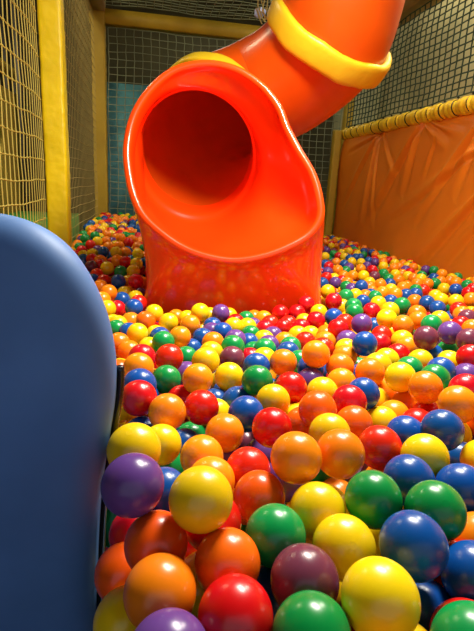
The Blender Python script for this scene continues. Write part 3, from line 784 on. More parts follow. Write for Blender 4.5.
(-291, 1757, 440, 'B', 'blue ball beside blue pad, yellow left, yellow right, orange above, green below'),
(-752, 2628, 460, 'R', 'red ball in dim pile beside slide, red left, blue right, yellow above, orange below'),
(303, 1868, 446, 'Y', 'yellow ball in middle distance, red left, orange right, red above, red below'),
(-100, 1933, 441, 'B', 'blue ball at foot of slide, yellow left, purple right, yellow above, purple below'),
(145, 1996, 447, 'R', 'red ball at foot of slide, red left, red right, purple below'),
(-217, 2022, 441, 'Y', 'yellow ball at foot of slide, orange left, yellow right, orange below'),
(1381, 2838, 469, 'R', 'red ball near orange wall, blue left, green above, orange below'),
(210, 1461, 479, 'G', 'green ball in mid pit, orange left, orange right, blue above, blue below'),
(52, 1520, 457, 'R', 'red ball in mid pit, purple left, yellow right, green above, blue below'),
(42, 2101, 432, 'G', 'green ball at foot of slide, red left, purple right, yellow below'),
(-596, 2457, 438, 'Y', 'yellow ball in dim pile beside slide, orange left, yellow right, blue above, blue below'),
(927, 3105, 440, 'O', 'orange ball near orange wall, orange left, green right, purple above, orange below'),
(1023, 2946, 458, 'O', 'orange ball near orange wall, orange left, green right, orange above, blue below'),
(774, 2656, 450, 'G', 'green ball near orange wall, orange left, orange right, orange above, yellow below'),
(1264, 3184, 448, 'O', 'orange ball near orange wall, yellow left, green right, blue above, red below'),
(1138, 2910, 455, 'R', 'red ball near orange wall, blue left, yellow right, orange above, blue below'),
(-493, 1916, 431, 'Y', 'yellow ball in middle distance, yellow left, orange right, red above, green below'),
(-820, 3415, 512, 'O', 'orange ball in dim pile beside slide, yellow left, yellow right, red above, red below'),
(817, 3424, 434, 'O', 'orange ball near orange wall, orange left, yellow right, purple above, purple below'),
(1101, 3279, 446, 'O', 'orange ball near orange wall, blue left, yellow right, yellow above, orange below'),
(968, 2720, 457, 'B', 'blue ball near orange wall, orange left, orange right, orange above, green below'),
(-1161, 3708, 511, 'R', 'red ball in dim pile beside slide, red left, yellow right, green above, yellow below'),
(1507, 3301, 448, 'O', 'orange ball near orange wall, orange left, green right, blue below'),
(809, 2486, 466, 'B', 'blue ball in middle distance, yellow left, green right, orange above, yellow below'),
(-1208, 3498, 457, 'R', 'red ball in dim pile beside slide, blue right, blue below'),
(549, 985, 547, 'T', 'deep orange ball at right edge, blue left, orange above, yellow below'),
(972, 3420, 439, 'M', 'plum ball near orange wall, yellow left, green right, red above, orange below'),
(1338, 3241, 444, 'G', 'green ball near orange wall, orange left, orange right, blue above, yellow below'),
(-898, 3848, 527, 'R', 'red ball in dim pile beside slide, orange left, orange above, orange below'),
(-988, 3950, 549, 'O', 'orange ball in dim pile beside slide, orange left, red right, orange below'),
(1037, 2760, 458, 'B', 'blue ball near orange wall, blue left, red right, green above, orange below'),
(-834, 2770, 465, 'R', 'red ball in dim pile beside slide, blue left, red right, purple above, blue below'),
(668, 2684, 449, 'Y', 'yellow ball near orange wall, green left, orange right, purple above, green below'),
(-98, 1853, 441, 'P', 'violet ball in middle distance, blue left, blue right, blue above, orange below'),
(744, 3618, 439, 'O', 'orange ball near orange wall, red left, orange right, orange above, yellow below'),
(-520, 2372, 438, 'Y', 'yellow ball in dim pile beside slide, yellow left, red above, red below'),
(1550, 3654, 447, 'O', 'orange ball near orange wall, green left, orange right, orange below'),
(1203, 4013, 429, 'Y', 'yellow ball by far end of orange wall, purple left, orange right, orange above, green below'),
(961, 3795, 430, 'O', 'orange ball near orange wall, purple left, purple right, yellow above, yellow below'),
(-1148, 3845, 523, 'Y', 'yellow ball in dim pile beside slide, red left, orange right, green above, yellow below'),
(600, 3269, 437, 'R', 'red ball near orange wall, yellow right, purple above, blue below'),
(-273, 2078, 428, 'O', 'orange ball at foot of slide, yellow left, yellow right, yellow below'),
(-1006, 3659, 513, 'O', 'orange ball in dim pile beside slide, yellow left, yellow right, orange above, blue below'),
(1045, 3753, 432, 'R', 'red ball near orange wall, purple left, green right, purple above, purple below'),
(-1001, 3221, 482, 'R', 'red ball in dim pile beside slide, blue left, orange right, yellow above, purple below'),
(1109, 2650, 475, 'Y', 'yellow ball near orange wall, red left, yellow right, green above, blue below'),
(526, 2349, 458, 'Y', 'yellow ball in middle distance, red left, green right, green above, red below'),
(1584, 3899, 432, 'G', 'green ball near orange wall, purple left, orange right, blue below'),
(1180, 3144, 451, 'O', 'orange ball near orange wall, orange left, orange right, yellow above, green below'),
(1259, 3900, 436, 'O', 'orange ball by far end of orange wall, yellow left, orange right, yellow above, yellow below'),
(300, 555, 529, 'R', 'red ball in front row, blue left, blue right, orange above, blue below'),
(-937, 3700, 517, 'O', 'orange ball in dim pile beside slide, orange left, red right, orange above, yellow below'),
(1087, 3597, 432, 'G', 'green ball near orange wall, purple left, green right, yellow above, orange below'),
(227, 2020, 444, 'R', 'red ball at foot of slide, red left, red right, red above, red below'),
(-11, 924, 449, 'P', 'violet ball in mid pit, orange left, red right, orange above, orange below'),
(1537, 3195, 451, 'G', 'green ball near orange wall, orange left, red below'),
(156, 1041, 488, 'Y', 'yellow ball in mid pit, yellow left, orange right, red above, orange below'),
(681, 2990, 435, 'G', 'green ball near orange wall, purple left, purple right, orange above, green below'),
(-1228, 4048, 542, 'G', 'green ball in dim pile beside slide, orange right, yellow below'),
(-322, 1829, 424, 'Y', 'yellow ball beside blue pad, yellow left, blue right, orange above, yellow below'),
(68, 1642, 440, 'G', 'green ball in mid pit, purple left, green right, blue above, red below'),
(779, 4419, 429, 'Y', 'yellow ball by far end of orange wall, green right, purple above, blue below'),
(-1047, 3387, 493, 'Y', 'yellow ball in dim pile beside slide, yellow left, orange right, red above, red below'),
(-5, 2015, 439, 'R', 'red ball at foot of slide, purple left, green right, yellow above, yellow below'),
(303, 2078, 442, 'Y', 'yellow ball at foot of slide, red left, red right, red above, red below'),
(1223, 4344, 410, 'P', 'violet ball by far end of orange wall, blue left, orange right, red above, red below')]
# the heap: x, y, z in millimetres and the colour number of each ball
STUFF = [
283,916,466,6, 558,994,468,6, 356,1811,465,1, 146,1625,424,6, 72,2028,423,6, -37,2146,432,0, -122,2100,440,0, -183,1905,420,2,
-151,1983,405,0, 965,5551,439,1, 1031,5523,404,0, 1137,5751,379,1, 885,4976,415,6, 910,4713,418,5, 941,4618,412,3, 983,4550,418,0,
1033,4923,406,0, 1015,4460,416,4, 981,4211,423,0, 1109,4625,407,4, 1166,4682,403,4, 1271,4973,392,5, 1071,4244,416,0, 1182,4413,411,4,
1084,4080,413,6, 822,4080,429,1, 699,3930,430,4, 709,3809,433,3, 877,4022,424,4, 878,3833,429,6, 662,3577,426,6, 1057,3831,420,3,
741,3382,436,1, 814,3655,428,5, 663,3315,426,0, 696,3217,429,3, 717,3141,435,1, 698,2912,437,6, 736,2725,439,1, 870,3162,439,0,
833,3011,439,1, 809,2876,437,1, 787,2799,432,4, 1285,4598,404,3, 1278,4288,426,1, 1363,4683,403,0, 1413,4577,403,3, 1362,4221,432,0,
1334,4006,431,1, 1437,3966,439,1, 1544,3968,424,6, 1057,3365,435,5, 1174,3589,434,0, 1239,3637,432,1, 1248,3522,436,0, 1262,3443,437,1,
1287,3368,448,0, 1369,3585,435,5, 1354,3901,424,6, 1332,3728,429,3, 1005,3160,438,4, 929,2881,454,0, 1073,2864,461,5, 1423,3485,438,4,
1498,3380,443,1, 1415,3339,443,1, 1488,3009,463,3, -1097,3907,523,1, -895,3950,542,1, -1194,3600,480,3, -1121,3411,474,0, -1072,3257,471,4,
-933,3179,483,1, -912,3086,470,3, 450,289,619,1, 386,177,616,0, 295,201,615,1, 360,398,613,1, 501,416,613,6, 563,468,609,4,
384,477,606,0, 183,169,604,4, 634,503,602,4, 342,265,602,3, 417,550,598,4, 575,383,597,1, 616,598,588,1, -40,194,582,0,
454,360,581,0, 269,292,581,0, 628,744,581,0, 519,289,578,1, 763,789,577,3, -1377,5328,577,1, -1474,4855,577,0, -1631,5743,577,3,
-1399,5949,577,0, -1618,5882,577,1, -1379,4773,577,1, -1508,6031,577,5, -1370,5248,577,1, -1598,5543,577,1, -1485,5693,577,1, -1516,5538,577,3,
-1385,5088,576,3, 569,680,576,0, -1320,5489,576,1, 26,287,575,4, 380,330,575,4, -1475,4749,575,4, 562,540,575,1, -1266,5056,574,1,
-1263,4636,574,7, -1252,5613,574,1, 561,836,574,1, -1414,5753,573,0, -1690,5917,573,3, -1290,4555,573,0, -1247,6018,573,1, -1533,5202,573,5,
-1400,5173,573,0, -1632,5649,572,0, 629,894,572,3, -1265,4790,572,0, -1537,5431,572,4, 411,238,571,1, -1196,5265,570,3, -54,272,570,5,
-1308,6070,569,0, -1682,6015,569,3, -1158,5140,568,4, -1430,5857,568,0, -1183,6086,567,1, -1304,4930,567,1, -1137,5889,567,3, -1439,4927,567,0,
-1345,5401,567,1, -1170,5999,567,1, 710,874,566,6, -1343,5877,566,5, -1526,5005,566,3, -1118,5702,566,5, -1207,4546,566,5, -1353,5648,565,0,
-1238,5147,564,7, 779,1003,564,1, -1458,5439,564,5, -1091,5384,564,4, -1576,5270,564,0, -1341,4485,564,1, -1412,5002,564,3, -1426,4485,564,4,
-1429,5622,564,1, 83,220,564,1, -1509,5617,563,4, 772,1096,562,0, 852,1098,562,0, -1199,4900,562,4, 722,699,562,3, 540,753,562,1,
-1178,5810,561,1, -1490,5774,561,3, 936,1011,561,1, -1035,5735,561,3, -1174,4821,561,0, -1508,5314,560,6, -1438,5517,560,4, -1104,6045,560,7,
-1113,6125,560,4, 653,818,560,3, -1267,4382,560,0, -1287,5821,559,1, -1481,5918,559,7, -1007,6036,559,0, -1002,5662,559,1, 844,956,558,3,
924,1160,558,1, -1136,4582,558,7, 162,233,558,3, -1583,5354,558,6, -1169,5506,557,4, -1094,4824,557,4, 240,202,557,0, 499,587,557,1,
-1041,5815,556,4, -1350,4865,556,6, 701,615,556,0, -1101,5959,556,0, -1243,5754,556,0, -1453,5254,556,4, -1344,4333,556,1, -948,5830,555,0,
-1038,4956,555,4, -940,5240,555,5, -952,6140,554,1, -952,4854,554,3, -1283,5684,554,6, -1386,4416,554,0, -1574,5945,553,4, -997,5026,553,1,
-1157,5585,553,1, -905,5087,553,3, 1029,1251,553,3, -975,5542,552,5, -1439,4567,552,1, 424,434,552,0, -1025,4478,552,1, -1046,5578,552,5,
-880,4763,551,4, -1337,5027,551,1, -1190,5658,551,1, -873,5656,551,5, -948,4561,551,4, -936,4682,551,4, -1192,4409,550,3, -1309,5203,550,4,
-1111,5233,550,0, -1248,4211,550,7, -1184,4696,550,0, -849,5030,550,1, -1090,5492,549,0, -1316,4731,549,0, -849,5580,548,1, 440,641,548,1,
-1456,4654,548,5, -902,6073,548,0, 131,324,548,1, -819,4885,548,0, 1044,1330,548,0, 348,164,547,7, -1377,4680,546,4, -802,5794,546,0,
-1027,4781,546,4, -821,5958,545,5, -1170,4191,545,1, -1283,4140,545,1, -1027,5234,545,0, -915,4984,545,1, -1111,4480,544,1, 756,1210,544,0,
-785,6161,544,3, -762,5440,544,0, -1267,4303,544,1, -1551,5725,544,0, -806,5218,544,5, -797,4598,543,4, -745,5129,543,4, -1262,4485,543,1,
-1365,5571,543,5, -732,4648,543,3, -1467,5141,542,1, -1029,5153,542,0, -874,5435,542,1, -859,4415,542,3, 874,1220,541,1, 632,990,541,0,
-875,6163,541,3, -1037,6140,541,6, -701,5350,541,0, -734,5836,540,5, 854,1377,540,1, -887,4619,540,0, -685,5650,540,4, -1233,5892,539,4,
454,509,539,3, -1082,4315,539,3, -778,5640,539,3, -1102,4746,539,4, -1146,4267,539,0, -791,5515,539,0, -665,5132,538,0, -911,5900,538,3,
-1037,4878,538,3, 509,449,538,0, 962,1479,538,0, -651,4754,538,4, 793,854,537,0, -752,6010,537,1, -1620,5812,537,3, 636,659,537,5,
-929,5162,537,0, -1065,5081,536,3, -1342,4603,536,0, -618,4908,536,6, -1379,6057,535,6, -1386,5462,535,3, -1036,5892,535,0, -1341,5737,535,3,
-755,5913,535,3, -1116,4656,535,3, -779,5331,535,1, 1108,1543,534,4, -969,4165,534,5, -1018,4241,534,5, -637,4610,534,3, -595,5663,534,1,
907,1293,534,1, 1190,1556,534,5, 1022,1560,534,1, -898,4220,534,3, -651,5287,534,4, 1075,1411,534,4, 1138,1463,533,7, -945,5984,533,0,
868,882,533,0, -571,4800,533,5, -569,4654,533,3, 759,932,533,1, -869,5281,533,3, -845,5149,533,4, 209,316,533,1, -1319,4244,532,1,
-566,5276,532,5, -696,5729,532,0, -1229,5371,532,4, -1332,5129,532,1, -1270,3920,532,5, -1110,5774,532,0, -1060,4101,531,1, -1078,4179,531,3,
-1059,4408,531,1, -1425,5373,531,5, 1045,1176,531,0, 955,1228,531,0, 1317,1626,531,1, -576,5993,530,4, -1258,5297,530,0, -729,5268,530,0,
504,688,530,4, -835,4700,530,3, -600,5768,530,0, -922,5369,530,0, -638,4530,529,0, -1144,5003,529,1, -512,5923,529,1, -593,6185,529,1,
-1368,4180,529,5, -1019,5461,529,3, 1149,1625,529,1, 1062,1629,529,3, -708,4572,529,0, -501,5769,529,1, 967,1346,528,1, -492,4633,528,3,
-732,4323,528,0, -679,4411,528,3, -486,5411,528,6, -521,4976,528,7, -482,5588,527,3, -482,5847,527,3, 638,1133,527,4, -532,6089,527,1,
-812,4962,527,4, -644,4339,527,1, -655,5826,527,3, 567,617,526,1, -1348,5984,526,3, -446,5112,525,1, -468,5255,525,7, -1157,5407,525,0,
700,1082,525,1, -706,4907,524,3, -879,5804,524,1, -426,4802,524,4, -681,4983,524,0, -1083,5643,524,3, 1192,1693,524,1, -1208,4123,523,0,
-412,5627,523,5, -454,4721,523,0, -477,4909,523,6, 911,1622,523,5, -671,6170,523,0, 1202,1773,522,7, -888,4128,522,3, -611,6079,522,0,
-389,4873,522,5, -1001,5364,522,1, -557,4576,522,4, 1270,1562,522,5, -508,4386,522,1, -1247,5552,522,0, -1271,5961,522,1, 1052,1486,521,0,
366,389,521,0, -643,4833,521,1, -1123,4915,521,1, -1570,5648,521,0, -1543,5828,521,1, -813,4310,521,3, -625,4246,521,4, -1566,6053,521,7,
-536,4480,520,3, -361,4649,520,4, -425,5991,520,4, -454,6072,520,5, -531,5205,520,4, 1128,1313,520,1, -1286,5427,520,3, -592,5914,519,4,
1216,1476,519,3, -540,4278,519,6, -938,4410,519,6, -373,4537,519,5, -1031,4628,519,1, -773,6086,519,4, -936,5480,519,0, 1279,1820,519,5,
-952,4778,519,0, -1216,4970,518,0, -767,4030,518,0, -1549,5494,518,4, -1186,4482,518,1, 1049,1814,518,7, 1436,1840,518,0, -1176,5731,518,1,
-1216,5084,518,1, -848,4054,518,1, 820,1446,518,1, -601,4984,517,1, -366,6194,517,1, -564,5427,517,5, -590,5151,517,0, -724,4098,517,0,
-855,4549,517,4, -1632,5585,517,6, -503,5326,517,3, 653,547,516,3, -812,4154,516,1, -1512,5979,516,1, -898,4480,516,1, -574,4141,516,1,
-690,6092,516,0, -978,4341,515,5, 1181,1854,515,6, -662,4166,515,3, -690,5457,515,1, -489,6232,515,3, -267,5356,515,0, 860,1034,514,0,
-260,4720,514,3, 1111,1757,514,4, 252,709,514,4, -1035,4707,514,0, -1184,4334,514,3, -438,4263,514,0, 1377,1897,513,1, -248,4799,513,3,
559,1125,513,0, 1187,1401,513,1, -234,5847,513,4, 285,337,513,4, -1037,4548,513,4, -420,5540,513,1, -318,4837,512,3, -549,4875,512,5,
-1317,3982,512,6, -461,4530,512,0, -802,5083,512,3, -651,5528,512,3, -1349,4056,512,1, -975,5760,512,3, -272,4939,512,1, -1408,4832,512,3,
-398,5462,512,1, -211,5206,511,3, -302,5714,511,5, -390,4328,511,0, -724,4218,511,0, 915,1539,511,1, -1318,5347,511,1, -230,6094,511,0,
816,1313,511,3, 1551,2018,511,0, -333,5610,511,1, -394,5711,510,1, 363,734,510,3, -1230,5224,510,5, 1286,1919,510,0, -1454,5045,510,3,
-499,4170,510,1, 1312,2035,510,3, -826,3977,510,1, -184,4926,510,0, -984,3765,510,0, -1143,4008,509,5, -746,4722,509,4, -239,4465,509,0,
-1214,5461,509,4, -258,6276,508,1, -50,328,508,5, -582,5072,508,1, -1686,5862,508,1, 776,723,508,3, 1020,1891,508,6, -484,6150,508,0,
-733,5042,508,3, -320,5520,508,1, -255,6183,508,7, -901,4896,508,5, -852,4824,508,1, -152,6109,508,7, -284,5108,508,3, 590,718,508,4,
-634,3923,508,6, 264,260,508,1, 472,385,507,3, -1388,5910,507,3, -563,5513,507,6, -425,5785,507,0, -422,4600,507,6, -195,740,507,0,
-1064,3992,507,6, 1031,1736,507,7, -487,4002,507,6, -149,5035,507,1, 1460,1916,506,4, -673,5959,506,1, -286,5433,506,1, -1523,5253,506,0,
726,785,506,1, -1622,5707,506,3, 166,692,506,0, -119,4675,506,6, 581,504,506,0, 952,1757,506,6, 1471,2011,505,0, -378,5850,505,0,
1112,1897,505,3, -441,4114,505,1, -255,4338,505,4, -1500,4952,505,0, -1388,4524,505,7, -529,5697,505,4, 688,1192,505,5, -958,5622,505,3,
-960,4091,505,3, -99,6314,505,3, -437,4417,504,3, 66,341,504,1, 497,309,504,0, -1370,5832,504,1, -601,3843,504,5, -305,6030,504,7,
-172,5522,504,1, -1546,5573,504,6, 736,1308,504,3, -105,5117,504,1, 99,609,504,0, 435,160,503,0, -824,3824,503,1, -73,5567,503,4,
-988,4016,503,3, 598,827,503,0, -382,6104,503,6, -1138,5078,503,0, -213,5767,502,5, -1243,4580,502,1, -1393,4251,502,4, -1385,5299,502,5,
-601,5341,502,0, -502,6006,502,1, -1121,5339,502,0, -188,4295,502,3, -67,5376,502,4, -728,3858,502,4, -1569,5410,502,4, -313,4283,502,5,
-186,5127,501,0, -150,4365,501,3, 1232,2038,501,6, -69,5456,501,5, -925,5695,501,0, 1377,2163,501,4, -814,4233,501,0, -367,4049,501,0,
-1131,4393,501,5, -1252,4733,500,0, -825,5387,500,6, -412,5025,500,5, -136,5786,500,1, -187,5298,500,0, -782,4381,500,5, -1289,4887,500,0,
-732,3954,500,4, 1427,2226,500,3, -574,4727,500,1, 1088,1238,500,1, -1302,4430,500,1, 374,229,500,1, 685,912,500,3, -1375,4964,500,0,
-728,5194,500,3, -978,5283,500,0, -861,5503,500,0, 898,1434,500,3, -500,4782,500,1, 750,1141,499,0, -1473,4877,499,0, -24,532,499,0,
1236,2172,499,6, -1671,5941,499,0, -17,6027,499,5, -1280,4658,499,7, -597,5585,499,4, -436,5906,499,1, 968,1130,499,0, 1186,1962,499,1,
-1123,5160,498,1, 783,1723,498,6, -1529,5100,498,1, 11,5028,498,4, -199,4670,498,0, 1130,2181,498,1, -764,4470,498,3, -672,3610,498,3,
-162,6027,498,7, -942,5043,498,0, -1456,4718,498,1, -492,5044,497,7, -1309,4535,497,1, -888,4339,497,3, -1292,5068,497,4, -45,170,497,1,
30,5552,497,6, 1267,1682,497,4, -5,5773,497,0, -1499,5678,497,0, -1393,5216,496,3, 360,307,496,7, -973,4503,496,4, 900,946,496,4,
610,1065,496,6, -383,6273,496,3, -490,995,496,4, -605,4016,496,4, -94,5978,496,6, -1186,4637,496,4, -509,3685,496,1, 138,188,496,0,
-756,3761,496,5, 42,5943,496,1, -371,5115,496,1, 17,4489,496,4, -28,4695,496,5, -954,4622,496,1, -1058,5290,496,3, -1607,5989,496,1,
106,784,496,6, 988,1416,496,5, -414,4189,496,0, -1379,4744,496,1, 1626,2159,495,4, 1501,2172,495,4, -23,4363,495,5, -1210,6005,495,0,
-1067,6000,495,1, 742,1019,495,1, -551,5821,495,0, -360,989,495,0, 55,5427,495,5, -1173,5278,495,3, -497,3880,495,1, 68,5260,495,0,
69,6029,494,3, -212,4108,494,0, 48,4671,494,3, 1358,2315,494,0, -32,5636,494,4, 1056,1961,494,3, -23,4776,494,0, -520,5120,494,7,
-805,3901,494,3, -1410,5730,494,5, -359,3801,494,4, -738,4821,494,0, -849,5720,494,3, -388,3725,494,3, -156,4777,494,1, -315,4116,494,5,
-1331,4814,494,0, -1064,3565,493,6, -605,4448,493,0, 873,1996,493,1, -127,4035,493,5, 94,5601,493,0, -57,250,493,6, 44,4407,493,3,
-1133,5919,493,0, -246,4573,492,5, 453,243,492,0, -1469,6054,492,0, -772,5742,492,6, 72,6185,492,0, -1485,5874,492,3, -86,4471,492,4,
64,262,492,4, 388,526,492,5, -345,1083,492,4, -1674,6034,492,0, -169,3901,491,0, 333,467,491,0, -340,5931,491,3, 80,5346,491,7,
-1493,5434,491,4, 1370,1799,491,4, 564,357,491,0, -541,3530,491,3, 132,4777,491,1, -643,4688,491,7, -13,5301,491,6, -45,613,491,3,
-1004,5951,490,3, 135,5819,490,4, -135,5190,490,0, -275,3986,490,6, -1586,5310,490,0, -433,1104,490,1, -345,3644,490,6, -4,433,490,5,
-250,5038,490,3, -841,5890,490,5, 8,5852,490,3, -698,5589,490,3, -279,3906,490,4, -23,4267,489,5, -1242,3691,489,5, -266,1061,489,0,
-1409,5650,489,5, -654,3409,489,1, 828,1152,489,1, -416,3857,489,3, -387,3576,489,4, -1445,5805,489,1, 798,1077,489,3, -1287,6097,489,6,
-1419,5983,489,5, 134,385,489,0, -683,3728,488,5, 232,161,488,3, -10,6109,488,5, -419,1199,488,4, -203,5420,488,0, -444,3502,488,4,
-1003,5094,488,4, -1264,5155,488,5, 298,803,488,1, 183,5410,488,0, -1334,5622,488,3, -92,4956,488,1, -84,6070,487,1, -1471,5518,487,1,
-1170,4786,487,4, 144,6336,487,0, -1138,4136,487,0, -1287,4989,487,3, 236,1041,487,1, -1121,5840,487,5, -1566,5897,487,0, -1164,4553,487,7,
-9,4946,487,0, -1474,5602,487,3, -145,3759,487,6, 708,1975,487,5, 98,4262,487,5, 157,5914,487,0, -1378,5059,487,7, -306,6125,487,0,
-85,5726,487,0, -68,5036,487,1, -191,4850,487,5, -1314,3864,487,1, -979,4896,487,3, -1419,4449,487,0, -526,4069,487,1, 125,5465,486,0,
195,5011,486,0, 761,1402,486,0, 43,5662,486,0, -189,6240,486,0, -1137,6038,486,6, 957,1679,486,5, -535,1125,486,5, -864,3652,486,4,
-223,3737,486,0, 1452,2456,486,1, -1096,4595,486,5, 128,5068,486,5, -102,4256,486,7, 163,839,486,5, -228,5923,486,0, -1285,5767,485,0,
-409,1281,485,5, -657,5052,485,4, 156,5651,485,3, -1071,5019,485,1, -322,4415,485,4, -77,4103,484,5, -97,3935,484,4, -304,3743,484,5,
317,674,484,6, -919,5555,484,5, -1199,5803,484,3, 1565,2541,484,1, -533,3414,484,4, 1556,2094,484,7, 1125,2040,484,1, 130,6080,484,1,
1767,2376,484,1, -1513,5177,484,4, 92,4528,484,4, -1267,5845,484,0, 1319,2110,484,3, 229,4552,484,1, 239,5710,484,1, -754,3450,484,3,
-1402,4613,484,0, -785,3635,484,1, -378,3971,484,6, -1509,5757,484,0, -305,5183,484,3, -318,5302,483,1, 254,5445,483,1, -1245,5690,483,3,
-247,4179,483,0, -1216,5615,483,3, -1239,4826,483,6, -611,1000,483,7, -1510,5335,483,0, 192,4235,483,3, 615,1215,483,3, -1385,5522,483,6,
14,5199,483,0, -1229,3834,483,5, 787,1856,483,3, -72,5902,482,1, -845,6060,482,0, -204,3827,482,4, -136,5665,482,0, 167,4619,482,5,
-1394,5137,482,1, -776,3532,482,4, 266,5825,482,6, 36,4075,482,1, -62,5223,482,0, 304,196,482,0, -1196,4901,482,3, 121,4981,482,1,
1742,2594,482,1, 1343,2514,482,0, -464,3281,482,3, -700,5888,482,1, 144,5236,481,0, 590,1335,481,3, 289,6046,481,5, -314,3544,481,1,
1755,2515,481,5, -163,3509,481,4, 403,815,481,0, -336,4198,481,1, 181,4091,481,0, 282,4490,481,0, -18,5124,481,3, -166,4493,481,0,
1730,2305,481,6, -828,6139,481,1, 55,4328,481,4, -1314,5268,481,3, -19,6267,480,4, -479,4324,480,1, 2,3625,480,1, -738,6182,480,1,
-866,5967,480,1, -643,3144,480,4, 1670,2559,480,3, -737,5520,480,1, -709,5790,479,1, -376,5248,479,1, 320,5659,479,3, -970,5200,479,1,
-1305,5516,479,0, 307,4797,479,6, 163,3983,479,1, 53,4795,479,0, -1208,6084,479,0, 78,6267,479,0, -1058,4819,479,0, 1556,2311,479,1,
-676,4482,479,0, -792,5586,479,3, -1529,5022,479,1, -7,4143,478,0, 336,5945,478,5, -388,4748,478,0, -438,5196,478,5, -1093,5567,478,7,
289,4606,478,0, 140,3787,478,3, -638,5408,478,1, -659,4073,478,0, -94,6239,478,4, 705,595,478,4, 100,4123,478,5, -1293,3757,478,1,
1396,2087,477,0, 210,6059,477,0, -493,1226,477,0, -1003,6045,477,6, 266,4203,477,0, 82,3595,477,0, 1507,2375,477,0, 1477,2086,477,4,
-929,6140,477,1, 391,1374,477,4, -1114,5455,477,1, -605,3265,477,0, -623,5212,477,4, -1169,3127,477,0, -843,4640,477,3, -571,3077,477,6,
-1314,5910,477,1, -1159,5521,477,6, -1136,6118,477,0, -1328,4311,477,1, 818,784,477,7, -68,3803,477,0, 502,608,477,0, 341,5865,476,0,
335,4333,476,1, 855,1693,476,4, 127,5734,476,3, 72,1233,476,1, -1133,4708,476,0, 824,1558,476,4, 69,3460,476,0, 226,4345,476,0,
94,3857,476,6, 103,3673,476,0, 1693,2406,476,4, -1366,4390,476,5, -1293,4101,476,4, 260,5921,476,0, 1855,2665,475,4, 249,3853,475,6,
62,5123,475,0, -329,3184,475,0, -705,3194,475,5, -405,3412,475,3, -1173,3942,475,7, 1176,2102,475,1, -698,3507,475,1, -116,3212,475,3,
-408,5321,475,0, 395,5553,475,3, 396,4788,475,5, 266,4106,475,1, -801,4770,475,4, 429,707,475,1, -304,5857,475,1, 91,4017,475,5,
-110,3344,475,3, -94,3549,475,6, 1516,2605,474,4, -531,5623,474,3, 799,2259,474,1, 205,3614,474,0, -912,4690,474,0, 408,5474,474,0,
-43,3258,474,1, -330,4979,474,3, -905,5110,474,0, -619,3521,474,3, 397,4668,474,1, -43,4851,474,6, 1733,2748,474,3, -955,5828,474,1,
256,6341,474,1, 1863,2566,474,4, -627,6017,474,0, -546,1047,474,1, 297,5033,474,6, 173,6147,474,3, -310,4767,474,1, 226,6208,474,4,
249,4675,473,3, -170,3407,473,5, 234,5601,473,3, -166,5860,473,1, 1250,2369,473,7, -53,3724,473,0, 288,3735,473,0, -923,6046,473,4,
-642,5729,473,4, 274,5522,473,0, -18,3523,473,4, 383,5714,473,4, 1487,2527,473,1, -91,5305,473,7, -1129,2920,473,6, 364,6166,473,0,
1469,2740,473,4, 627,611,473,1, -78,4548,473,1, 837,2186,473,4, -1266,3566,473,0, 197,4820,473,0, 186,4917,472,0, -1163,4224,472,0,
-996,5535,472,1, 196,3387,472,1, -216,5652,472,1, -298,4663,472,4, -1053,5757,472,5, -64,4627,472,0, 325,3880,472,3, -1245,4381,472,0,
-541,2903,472,3, -1128,5686,472,0, -1057,6104,472,0, 340,3960,472,4, 583,1957,472,4, -707,5118,472,3, -1095,4510,472,4, 322,5293,472,1,
-1092,4059,472,0, 360,3808,471,5, 452,4933,471,0, -975,4974,471,1, 456,5859,471,5, -981,4274,471,0, -795,5160,471,0, -728,5402,471,1,
-1061,5382,471,3, 24,3972,471,5, -591,1209,471,0, -233,1158,471,4, -463,3596,471,3, 97,3937,471,0, -508,1355,471,1, -1009,5689,471,3,
-777,3248,471,5, 203,5334,471,3, 284,3360,470,5, 405,3875,470,4, -685,4623,470,1, 1350,2641,470,4, -99,3632,470,1, 473,5606,470,3,
13,3361,470,0, -75,394,470,0, 451,4379,470,5, 368,5068,470,6, -1130,4854,470,1, -1282,4209,470,4, 483,1725,470,3, -1057,2869,470,3,
1049,1370,470,3, -324,5779,470,6, -396,4933,470,0, 144,3202,469,3, 1002,1305,469,3, -667,1234,469,6, -120,4882,469,1, -910,5313,469,3,
-232,6001,469,7, 445,4472,469,1, 371,3489,469,4, 332,4873,469,4, -103,6159,469,3, 924,1017,469,1, -215,4400,469,1, -780,1131,469,5,
672,738,469,1, -1086,3769,469,1, -328,4494,469,0, -90,4740,469,1, 1541,2689,469,4, 902,1177,469,1, -64,5824,469,3, 840,1228,469,7,
367,4454,469,5, 343,3564,469,0, -8,3438,469,5, -1040,4362,469,4, -1061,5214,468,0, -690,4277,468,1, 35,4216,468,0, -763,4645,468,1,
-858,3204,468,3, 502,4752,468,0, 1322,1735,468,0, -1246,4289,468,1, -227,5568,468,0, 514,5983,468,6, 515,6077,468,6, 1122,1416,468,5,
482,3117,468,1, 1009,1225,468,5, -1118,3005,468,1, -996,4430,467,0, -719,1336,467,0, -707,6020,467,7, 462,3455,467,5, -569,4223,467,0,
201,524,467,7, 1396,2706,467,3, 129,3281,467,4, 521,4219,467,0, 367,4124,467,4, 466,5730,467,1, -523,3140,467,5, 430,6325,467,4,
121,3522,467,5, -648,3332,467,4, -142,5586,467,5, -933,3482,467,4, 533,1281,467,5, -668,1448,467,3, -806,5239,467,0, -1028,5611,466,1,
535,4117,466,3, 512,5388,466,4, -443,3147,466,0, -28,6189,466,0, 263,3982,466,5, 1541,2863,466,1, 673,831,466,5, -835,4490,466,1,
-924,4832,466,0, 482,3828,466,6, 294,3275,466,1, 405,4588,466,4, 501,741,466,5, 737,668,466,5, -90,4180,466,5, -424,1028,465,1,
-752,5953,465,7, 555,5287,465,4, 203,773,465,1, -298,3390,465,3, 382,4266,465,1, -590,1348,465,0, -891,5188,465,1, 1132,1505,465,0,
